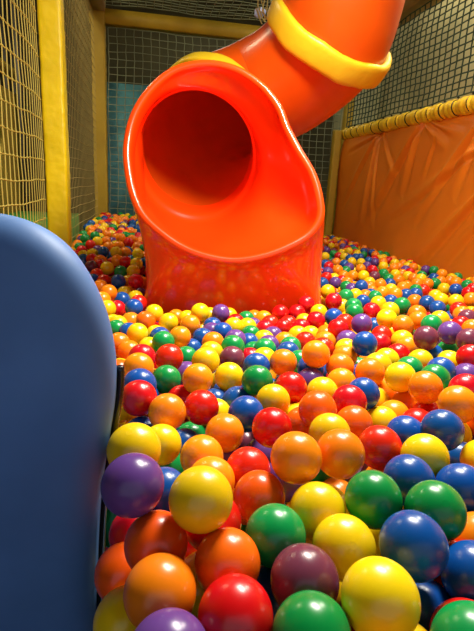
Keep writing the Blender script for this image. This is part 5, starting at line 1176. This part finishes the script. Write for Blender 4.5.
-247,1375,388,1, 381,3929,388,7, 1066,1623,388,6, 1551,2564,388,7, 1264,3971,388,1, 641,2340,388,4, 1834,2933,388,4, 611,6138,388,1,
626,771,388,4, 331,3707,388,4, -922,1944,388,5, 1483,4399,387,0, 1331,5532,387,0, 1058,4779,387,6, 830,4279,387,7, 679,3063,387,0,
806,2600,387,1, 1477,2799,387,0, -37,3235,387,5, 361,3359,387,1, 460,6058,387,4, 1602,2869,387,0, 1471,2719,387,0, 1340,3364,387,0,
385,633,387,1, 289,2013,387,4, 1401,4016,387,5, -77,3340,387,4, 1757,2564,387,0, 1330,2907,387,3, 1584,2948,387,5, 1545,4145,387,0,
-1028,2991,387,3, 638,6406,387,1, -37,3410,387,1, 1019,1868,387,6, 1294,2474,387,6, -791,2353,387,7, 774,5659,386,0, 1563,3314,386,0,
509,4280,386,0, 294,911,386,3, 951,2126,386,5, 352,783,386,5, -795,1417,386,4, 1533,4571,386,5, 1226,2965,386,0, 395,1646,386,1,
-576,3233,386,0, 954,2669,386,3, 493,2875,386,4, 518,3601,386,0, 870,2885,386,0, 773,3937,386,0, 1526,2294,386,0, 1392,2703,386,0,
298,2151,386,3, 366,6128,386,3, 971,5067,386,0, 1269,5195,386,0, 1371,5423,385,3, 171,4124,385,3, 792,5117,385,4, 1128,2207,385,1,
144,3828,385,3, 891,3558,385,3, 1415,4828,385,0, 126,973,385,1, 481,2784,385,1, 91,3708,385,1, 126,3530,385,0, 316,1366,385,0,
1350,2635,385,0, 601,1751,385,0, 37,3378,385,1, 647,2420,385,3, -383,1446,385,1, 937,2841,385,1, 973,2203,385,1, -276,1940,384,1,
495,6130,384,5, 1401,3067,384,0, 433,3603,384,1, 966,3031,384,0, 526,5600,384,3, 956,1811,384,1, 412,3177,384,4, 736,1682,384,1,
715,6262,384,0, 229,3985,384,3, 568,3183,384,4, 357,2205,384,3, 1016,3634,384,6, 1243,2313,384,3, 1134,1864,384,4, 466,5855,384,7,
1792,3102,384,1, 906,4252,384,3, 784,3196,384,6, 242,1776,384,1, -745,971,383,1, 435,2007,383,3, 523,1832,383,5, 606,5631,383,0,
924,1627,383,4, 1144,2990,383,4, 449,4227,383,1, -532,1513,383,1, 379,1876,383,6, -869,2287,383,3, 708,3451,383,3, 395,1372,383,6,
-595,2191,383,1, 766,4212,383,5, 561,2581,383,4, 1125,2878,383,0, 643,884,383,4, 1622,2792,383,1, -1060,2824,383,5, 465,6240,383,6,
599,3335,383,0, 706,5837,382,0, 1010,2274,382,1, -871,1449,382,1, -205,1158,382,3, 1721,2753,382,6, 795,907,382,1, 163,3405,382,0,
114,1535,382,1, 1745,2662,382,5, 560,2956,382,6, 749,2940,382,5, -86,1311,382,7, 465,6337,382,3, -1139,2926,382,1, 1392,5077,382,1,
803,3274,382,0, 1140,1732,382,6, 1240,3145,382,5, -726,1845,382,6, -764,1763,382,3, 962,1948,381,6, -106,369,381,0, 466,4616,381,3,
1128,5422,381,1, -810,2805,381,5, 575,5204,381,3, 674,2860,381,7, 352,4542,381,0, -2,655,381,1, 711,3696,381,3, 10,815,381,5,
-824,1845,381,0, 580,4032,381,5, 1227,1781,381,6, 248,3525,381,0, 838,2374,381,3, -980,2199,381,3, 959,2451,380,1, 903,3420,380,1,
747,4518,380,1, 754,2860,380,1, 1174,3439,380,1, 1645,3026,380,3, 311,1265,380,1, 1043,3010,380,6, 1004,4287,380,0, 708,4984,380,5,
683,2736,380,4, -364,1366,380,3, 1157,3779,380,1, 1697,3572,380,1, -377,1634,380,0, 434,2183,380,0, 833,2524,380,0, 116,1455,380,4,
448,5934,380,3, 850,4650,380,5, 138,631,380,0, 225,1045,380,0, -806,2632,380,6, 386,5845,380,6, -629,2635,380,0, 309,1596,380,1,
868,1690,379,0, 457,1928,379,3, 832,2036,379,3, 619,3011,379,1, -650,1567,379,6, 1448,1833,379,4, 1734,2929,379,0, 654,5899,379,0,
598,2886,379,4, 155,1295,379,0, -760,2714,379,0, 277,3649,379,0, 381,3267,379,0, 310,3576,379,5, 978,3111,379,4, 937,3493,378,0,
1023,3435,378,1, -204,1833,378,1, 656,5569,378,0, 1067,4700,378,1, 766,1235,378,4, 333,3185,378,3, 199,3670,378,3, 621,4511,378,0,
212,920,378,6, 475,4500,378,4, 557,3497,378,3, -1031,2733,378,1, 585,5000,378,1, 499,4089,378,6, 602,4330,378,1, -487,1729,378,1,
1132,2076,377,4, -709,2371,377,3, 528,4377,377,7, 684,1562,377,1, 533,5123,377,7, 633,5748,377,0, -872,2726,377,1, 1163,3688,377,0,
273,1143,377,0, 659,4600,377,0, -609,1195,377,3, -409,2178,377,4, 1330,3504,377,3, 545,6236,377,6, 1265,3338,377,6, 772,4821,377,1,
947,5480,377,7, 88,3600,377,4, 588,942,377,0, 798,3364,377,6, 1399,1989,377,0, 1532,3794,376,0, 487,4710,376,4, 1390,3426,376,1,
435,4839,376,3, 545,1513,376,1, 728,3314,376,0, 783,4134,376,1, 771,3501,376,1, 1261,2589,376,5, 482,3672,376,1, -10,1474,376,1,
-593,2707,376,3, -681,2730,376,3, 540,3258,376,6, -369,1872,376,0, 1325,2987,376,3, -840,1242,376,4, 1420,2878,376,5, 635,6266,376,0,
1313,4104,376,1, 519,3336,376,1, 1278,3677,376,3, -838,2463,375,6, -1003,2461,375,0, 612,1601,375,5, 563,3901,375,1, 1708,2289,375,0,
-765,1162,375,1, 233,737,375,0, 440,1439,375,6, 1588,4211,375,4, 152,2032,375,0, 558,1995,375,1, 1504,2205,375,7, 560,2661,375,1,
657,1694,375,1, 549,4761,375,5, 1048,5906,375,1, -286,2145,375,1, -84,446,375,0, 30,2210,375,5, 578,1148,375,6, 981,3268,375,4,
1053,3509,375,1, -771,1911,375,0, 779,3739,374,1, 651,3395,374,1, 1270,4398,374,1, 530,1636,374,1, 220,1446,374,4, -558,2401,374,5,
1085,3321,374,1, 682,6173,374,1, 1317,3202,374,5, -283,1562,374,5, 465,5458,374,6, 780,4742,374,6, 679,4219,374,0, 831,4358,374,6,
745,4289,374,7, 780,5946,374,0, -17,1698,374,1, -124,2163,374,0, 1016,4995,374,0, 829,1763,374,0, 1752,3257,374,1, 1461,2137,374,6,
915,5220,374,3, 966,3190,373,1, 246,1327,373,5, 859,4756,373,1, 687,4680,373,0, 1319,1988,373,5, 1421,3239,373,0, 1183,4509,373,5,
614,4714,373,0, 1513,3135,373,4, 927,4804,373,0, 1529,4492,373,1, 640,4942,373,3, 658,1152,373,0, 704,4372,373,1, 812,3573,373,0,
1676,2555,373,1, 838,5242,373,3, 1191,5692,373,1, 1352,1914,373,1, 811,4963,373,5, -543,1874,373,1, 1729,3050,373,1, 636,3935,373,0,
1206,3548,372,3, 1807,2456,372,1, 1589,3230,372,4, 783,5038,372,3, 643,4147,372,3, 672,6026,372,4, 1449,3322,372,0, 691,1296,372,0,
1637,3520,372,5, 312,1447,372,0, 676,1777,372,3, 552,5773,372,4, 927,4328,372,1, -82,1533,372,1, 1626,2289,372,5, 964,4399,371,1,
1040,1970,371,6, 888,3949,371,7, 809,1917,371,0, 722,5508,371,5, 676,4005,371,1, 1622,4124,371,4, 751,4910,371,1, 673,5184,371,5,
552,4887,371,4, 401,2094,371,5, 1058,3184,371,5, 1411,2584,371,4, 1122,5193,371,0, 1093,3649,371,0, 827,3053,371,7, 1216,5551,370,1,
685,3872,370,6, 304,1925,370,5, 74,1689,370,3, -880,2376,370,6, 1123,3233,370,6, 512,6000,370,1, 381,857,370,5, 1288,5809,370,5,
1153,4978,370,3, 635,5114,370,3, 809,5572,370,0, 488,1568,370,0, 697,5349,370,3, 107,704,370,4, -391,2090,370,3, -914,2022,370,4,
1532,1981,370,5, 661,975,370,1, 693,3529,369,0, 254,1519,369,1, -16,1109,369,0, -551,2055,369,1, 89,1610,369,5, -102,1729,369,7,
-742,1993,369,6, 1462,3718,369,7, 1117,1994,369,0, 986,3562,369,1, 1200,2118,369,3, 1410,4425,369,0, 865,5834,369,3, 544,5354,369,3,
1006,5993,369,1, 16,1551,369,6, 1062,6348,368,5, 407,1088,368,1, -421,1127,368,6, 903,3079,368,0, 1526,3650,368,3, 704,5429,368,5,
180,1946,368,0, 848,3696,368,3, 621,5375,368,0, 732,5593,368,0, 791,4595,368,3, 860,3775,368,5, 1008,3357,368,5, 180,1110,367,3,
1673,3241,367,0, 923,6008,367,1, 1210,1956,367,3, 784,2113,367,5, 1300,5347,367,3, 1665,3352,367,3, 1600,2177,367,0, 850,3875,367,4,
769,6319,367,3, 597,6062,367,0, 1511,4275,367,3, 920,4132,367,3, -885,2528,367,1, 220,1877,367,5, 692,4826,367,5, 331,1705,366,5,
1019,3961,366,0, -16,733,366,6, 1406,2079,366,0, 1227,3825,366,5, 1459,2430,366,1, 1380,5290,366,0, 716,6392,366,5, 773,5196,366,5,
699,4451,366,1, 957,3907,366,0, 926,3833,366,5, 1449,4221,365,1, 784,5842,365,4, 1590,4050,365,6, 1224,3739,365,0, 1287,5685,365,5,
-154,663,365,0, 960,4031,365,0, 723,2442,365,3, 1355,3284,365,0, -520,2213,365,7, 901,3635,365,1, -32,1368,364,4, 194,1601,364,5,
1297,5267,364,4, 1729,3149,364,4, 891,1141,364,1, 1434,4938,364,1, 158,1735,364,0, -666,2160,364,1, 864,5943,364,6, 730,5276,364,1,
971,1169,364,0, 94,1836,364,0, 799,5489,364,0, 1190,3362,364,7, 882,1842,364,5, 615,5967,364,4, 910,6280,364,7, 1065,5125,363,1,
323,1045,363,1, 1600,3092,363,4, 1333,4447,363,3, 898,5666,363,4, 407,1289,363,3, 1206,4059,363,1, 1409,3511,363,1, 615,1221,363,6,
66,574,363,1, -566,2279,363,3, 419,1515,363,0, -179,1085,362,4, 978,2550,362,5, 819,1177,362,0, 482,2090,362,1, 1532,3545,362,0,
1280,2100,362,0, 1668,2220,362,4, 958,4486,362,0, 1149,5330,362,5, 1467,2343,362,3, 1164,4134,362,0, 861,4508,362,5, -289,1312,362,0,
850,6204,362,1, 889,5341,362,1, 1603,3934,362,1, -305,1192,362,5, 1699,2391,362,1, 670,1859,362,1, 146,2203,361,3, -321,1492,361,0,
1130,3524,361,1, 814,4444,361,3, 1092,3729,361,7, 712,2149,361,3, 1253,4247,361,5, -740,1617,361,7, 117,2126,361,3, 1587,2381,361,1,
1451,3580,361,0, 1126,5890,361,0, 893,4435,361,4, 1010,3743,361,3, 969,5346,361,1, 1242,3477,361,0, 985,1078,361,5, 1141,3855,360,7,
447,3408,360,0, -118,1448,360,4, 733,1129,360,3, 1348,4353,360,5, 1154,6024,360,3, 798,5350,360,0, 328,1800,360,4, 976,4877,360,5,
-178,1346,360,4, -227,2064,359,4, 1045,1272,359,5, 938,5597,359,3, -795,2267,359,1, 890,4583,359,6, 770,2336,359,4, 638,1952,359,1,
822,1096,359,0, 410,930,359,0, -553,1264,359,0, 1160,2430,359,0, -442,1269,358,0, 938,4996,358,0, -533,2506,358,3, 1213,3904,358,1,
-367,1558,358,5, 1315,2172,358,0, 1223,2498,358,7, 1427,2269,358,4, 1599,3601,358,1, 1247,4167,358,3, -799,2132,358,4, 1032,4125,358,1,
859,4081,358,0, 340,1188,358,4, 250,1701,358,0, 1655,2469,357,0, 322,2080,357,5, 219,2164,357,0, 835,4866,357,5, -226,1672,357,5,
-761,1253,357,1, 900,6141,357,0, 1038,4045,357,0, 1184,3979,357,0, 776,5734,357,6, 845,6020,357,3, 374,1963,357,5, 618,1081,357,4,
-110,744,357,0, 450,1851,357,7, 884,6403,357,1, 420,1194,357,5, 171,1814,357,3, 855,2299,357,3, -562,1116,357,1, 394,1009,356,4,
-62,1799,356,4, -481,1340,356,1, 1740,3383,356,1, -690,1026,356,4, 1178,2276,356,0, 850,5165,356,1, 1091,2142,356,4, -40,560,356,1,
1092,6140,355,0, 642,2110,355,6, 1534,2457,355,3, 821,6130,355,1, -693,1416,355,1, -211,1751,355,6, 1095,4925,355,5, 1139,4279,355,4,
1578,3718,355,1, 575,2153,355,7, -627,2559,355,4, 1558,3392,355,4, -903,1565,354,0, 490,1097,354,0, 990,5151,354,0, 902,4910,354,1,
538,1001,354,3, 868,5426,354,0, 1216,5973,354,3, 1069,4381,354,1, 645,2192,354,5, -194,1425,354,0, 955,4673,354,6, -603,2467,354,5,
1252,4473,353,0, 1047,2209,353,0, 1249,2225,353,4, -43,1936,353,0, 1830,2564,353,3, 515,2439,353,1, 1111,4011,353,3, 993,4747,353,1,
-592,1412,353,1, 1507,3985,353,4, -694,1209,353,0, -458,1586,353,0, 1246,2387,352,0, 934,2286,352,0, 1367,2370,352,0, 864,2444,352,0,
1092,4182,352,1, -316,1691,352,4, 1510,3886,352,7, 495,2277,352,1, 918,2365,352,1, 35,1757,352,5, 68,929,352,1, 876,2139,352,4,
830,1277,352,4, 963,5710,352,0, 1074,6052,352,1, 1272,5913,352,3, 1086,4845,352,0, 930,1300,352,4, -75,672,352,1, 1338,3981,352,4,
1188,6267,351,4, 626,2031,351,1, 1072,2477,351,3, -361,1948,351,1, 1326,4852,350,1, 1174,5617,350,3, -571,1616,350,6, 1438,3936,350,5,
1084,4493,350,3, 962,6089,350,4, -755,2508,350,1, -993,2586,350,0, 1143,5499,350,1, 1016,5581,349,3, 962,6207,349,0, -109,1637,349,0,
503,2358,349,3, 702,2057,349,4, -443,1966,349,5, 1462,4109,349,4, 1262,6094,348,4, 1083,4576,348,3, 911,2509,348,3, 1072,5786,348,5,
564,2234,348,1, 1365,3728,348,7, 511,1183,348,1, 1315,4728,348,5, 787,2259,348,7, 179,851,348,1, -257,2215,348,4, -146,1890,348,4,
-9,2132,348,3, 1244,5068,348,0, 1618,3446,348,1, 1299,3911,347,1, 1152,5099,347,5, 694,1219,347,4, 1009,5835,347,1, 1182,4212,347,7,
1010,5278,347,6, 1426,4633,347,6, 1356,4593,347,7, -204,2150,347,5, 1055,5651,347,5, 1336,4275,347,3, -653,1640,347,1, 858,2220,347,7,
28,1974,346,1, 1146,4359,346,3, 1373,4204,346,3, 578,2314,346,5, -208,1510,346,3, 1281,4037,346,1, 1122,6222,346,0, 1272,4323,346,1,
104,1936,346,3, 708,2243,346,5, 1145,4441,346,0, 998,5426,346,0, -771,2429,346,0, -737,2586,345,0, 1036,6251,345,3, -150,1565,345,4,
101,835,345,5, 1198,5437,345,4, 1047,5207,345,3, 87,1032,345,1, -235,969,345,3, -568,1791,345,4, 1354,2506,345,0, 1219,5252,345,0,
-266,1871,345,1, -44,2221,344,1, 57,761,344,0, 1235,4564,344,3, 1335,5619,344,0, 1182,6097,344,0, 1296,3768,344,0, 15,1630,344,0,
650,2510,344,0, 1704,3664,344,3, 1148,2561,343,3, -103,970,343,0, 222,2010,343,3, 1204,4809,343,1, 1376,3859,343,1, -51,888,342,4,
-224,1225,342,0, 1306,5443,342,5, -668,1718,342,4, 1101,2360,342,5, 1326,5030,342,3, 18,991,342,5, 1600,3821,341,4, -653,2297,341,0,
1190,6374,341,1, 1162,5817,341,1, 17,1859,341,5, 699,2369,341,4, 1481,4797,341,3, 556,2514,340,1, -693,1127,340,3, -318,1810,340,4,
-255,1071,340,3, -550,1947,340,3, 1359,4924,340,5, 1307,4530,340,1, 1225,5341,340,6, 1158,4729,339,1, -810,1042,339,1, -208,783,339,3,
1225,5756,339,0, 494,2592,339,3, 1434,2501,339,4, 1589,2512,339,1, -954,2344,339,0, -657,2084,338,5, -152,2080,338,5, 1108,5265,338,4,
-441,1407,338,5, -799,1694,338,4, -623,1915,338,1, 1115,6401,338,0, 1239,6181,338,0, 766,2538,338,5, 1233,4884,338,5, 3,2053,338,3,
321,969,338,0, -488,1799,338,5, -139,1810,337,0, -70,1043,337,0, -304,2074,337,5, -992,2057,337,5, 1377,4074,336,0, 189,2091,336,1,
-113,1997,336,1, -431,1488,335,3, 83,2031,335,1, 498,2165,335,0, 17,1276,335,0, -134,896,335,4, -852,1634,335,7, 1520,4201,335,1,
1522,4353,334,3, -867,1968,334,3, -1091,2597,334,0, 1272,4662,334,3, -831,2052,333,0, 1392,5363,333,0, -681,1299,333,0, -121,1150,333,1,
-202,1993,333,1, -809,1359,332,7, 1434,4354,332,6, 1237,4737,332,6, 1256,5610,332,1, -462,1664,332,0, 1553,4427,332,3, 1442,4710,331,3,
512,1292,331,3, -703,1932,331,6, -210,869,331,1, -697,2456,331,3, 165,1022,331,0, 1507,4631,330,3, -907,2241,330,4, -915,2595,329,0,
-570,1709,329,5, 1303,5149,329,1, -48,797,329,3, 1382,4502,329,0, 1320,5749,329,1, 1071,5400,329,3, -388,2021,328,4, 165,1180,328,7,
-590,1518,328,0, -170,1013,328,1, -775,1503,328,1, -405,1757,328,6, 1366,4787,328,6, -736,2175,328,3, -822,2557,327,3, 1383,5162,327,3,
-126,817,327,0, -595,2133,327,4, -591,2346,326,1, -675,2007,326,4, -900,2157,326,4, 1451,4870,325,5, -631,1836,325,3, 1479,4555,325,0,
-408,1205,325,5, -480,1892,325,4, 253,1263,325,3, -1034,2321,325,0, 110,1123,324,0, -533,2594,324,4, -418,1836,324,0, -670,1510,324,5,
-515,2134,324,0, 1425,5017,323,4, -1031,2515,323,0, 1248,5495,323,0, -752,2324,323,0, -940,1767,322,1, -486,2048,322,4, -861,1501,322,3,
-951,2523,322,0, 1441,5096,322,3, -820,2201,321,0, -855,1799,321,5, 1464,4477,321,1, -47,1225,320,1, -595,2010,320,4, -696,1790,319,1,
-831,2339,319,5, -734,2074,318,1, -894,1700,318,3, -455,2207,318,1, -903,2440,318,0, -1022,2404,318,6, -795,1579,317,0, -659,2387,317,0,
66,1216,315,0, -995,2134,315,7, 1352,5235,315,0, -669,2223,315,3, -790,1960,314,0, -918,2078,312,7, -985,2240,311,0, -900,1893,311,0,
143,1256,310,0, -775,1799,310,0, 17,1153,310,5, -944,1971,310,0, -813,1208,308,5, -213,1296,307,3, -90,1291,304,6, -586,1213,303,4,
-504,1144,302,5, -149,1237,302,0, -371,1287,301,0, -616,1131,300,5, -774,1138,299,6, -258,1140,299,6, -307,1239,297,7, -492,1241,293,1,
-748,1295,289,0, -571,1298,282,7, -850,1272,278,1, -645,1265,271,3, -678,1172,270,3, -744,1218,269,0]
protos = {}
for i, (x, y, z, c, lab) in enumerate(INDS):
    key = (c, i % 3)
    if key not in protos:
        o = protos[key] = bpy.data.objects.new('plastic_ball', VAR[c][i % 3])
    else:
        o = protos[key].copy()
    COL.objects.link(o)
    o.location = (x / 1000, y / 1000, z / 1000)
    o.rotation_euler = (random.uniform(0, 6.28), random.uniform(0, 6.28), random.uniform(0, 6.28))
    o['label'] = lab; o['category'] = 'ball'; o['group'] = 'plastic balls in the pit'

# the rest of the pit: a heap nobody would count, one object
def ico(sub):
    bm = bmesh.new(); bmesh.ops.create_icosphere(bm, subdivisions=sub, radius=R * .998)
    v = np.array([p.co[:] for p in bm.verts]); f = np.array([[q.index for q in p.verts] for p in bm.faces]); bm.free(); return v, f
I4, I3, I2 = ico(5), ico(4), ico(3)
order = 'YOTRBGPM'
vs, fs, ms = [], [], []; base = 0
for x, y, z, c in np.array(STUFF).reshape(-1, 4):
    v, f = I4 if y < 900 else (I3 if y < 2200 else I2)
    vs.append(v + np.array([x, y, z]) / 1000); fs.append(f + base); ms.append(np.full(len(f), c)); base += len(v)
vs = np.concatenate(vs); fs = np.concatenate(fs); ms = np.concatenate(ms)
me = bpy.data.meshes.new('loose_balls'); me.vertices.add(len(vs)); me.vertices.foreach_set('co', vs.ravel().astype(np.float32))
me.loops.add(fs.size); me.loops.foreach_set('vertex_index', fs.ravel().astype(np.int32))
me.polygons.add(len(fs)); me.polygons.foreach_set('loop_start', np.arange(0, fs.size, 3, dtype=np.int32))
try: me.polygons.foreach_set('loop_total', np.full(len(fs), 3, dtype=np.int32))
except Exception: pass
for k in order: me.materials.append(BM[k])
me.polygons.foreach_set('material_index', ms.astype(np.int32)); me.polygons.foreach_set('use_smooth', np.ones(len(fs), dtype=bool))
me.update(calc_edges=True); me.validate()
o = bpy.data.objects.new('loose_balls', me); COL.objects.link(o)
tag(o, 'mixed heap of the remaining small plastic balls filling the pit', 'balls', kind='stuff')

# ---------------------------------------------------------------- light
def area(name, loc, target, size, power, color, size_y=None):
    l = bpy.data.lights.new(name, 'AREA'); l.shape = 'RECTANGLE'; l.size = size; l.size_y = size_y or size; l.energy = power; l.color = color
    o = bpy.data.objects.new(name, l); COL.objects.link(o); o.location = loc
    d = Vector(target) - Vector(loc); o.rotation_euler = d.to_track_quat('-Z', 'Y').to_euler(); return o
area('overhead_panel', (.40, 1.75, 2.4), (.2, 1.6, .45), .75, 88, (1, .94, .82), .4)
sp = bpy.data.lights.new('post_fill_spot', 'SPOT'); sp.energy = 70; sp.color = (1, .93, .75); sp.spot_size = math.radians(25); sp.spot_blend = .7; sp.shadow_soft_size = .12  # added spot, brightens the yellow post at left
so = bpy.data.objects.new('post_fill_spot', sp); COL.objects.link(so); so.location = (-.55, 2.1, 3.4)
so.rotation_euler = (Vector((-1.26, 3.40, 1.6)) - so.location).to_track_quat('-Z', 'Y').to_euler()
area('back_fill', (1.3, 5.2, 3.5), (1.3, 5.4, .5), .8, 9, (1, .86, .6), .8)  # weak unseen fill added over the far end of the pit
area('right_wall_fill', room(2.72, 3.6, 3.6), room(2.85, 3.8, 1.8), .2, 150, (1, .95, .78), 2.4)  # added light that lifts the khaki wall behind the green net
area('left_outer_fill', (-2.0, 4.0, 3.5), (-1.9, 4.2, .8), .8, 55, (1, .86, .55), .8)  # added to brighten the panels and wall beyond the left nets
area('back_outer_fill', (0, 7.4, 3.5), (0, 7.0, .8), 1.8, 13, (1, .95, .75), .5)  # unseen fill added for the space behind the back net
w = bpy.data.worlds.new('world'); SC.world = w; w.use_nodes = True
w.node_tree.nodes['Background'].inputs[0].default_value = (.55, .62, .75, 1); w.node_tree.nodes['Background'].inputs[1].default_value = .75
SC.view_settings.view_transform = 'Standard'; SC.view_settings.look = 'None'; SC.view_settings.gamma = 1; SC.view_settings.use_curve_mapping = False
SC.view_settings.exposure = 0.2
print('info', 'zb', zb, 'zr', zr, q0.z, q1.z, 'rail', r0.z, r1.z, r2_.z, 'post', pc, pc2, pr, ps, 'crestz', zlo, zhi, 'bl', bl.z, br.z, 'XL', XL, XR)
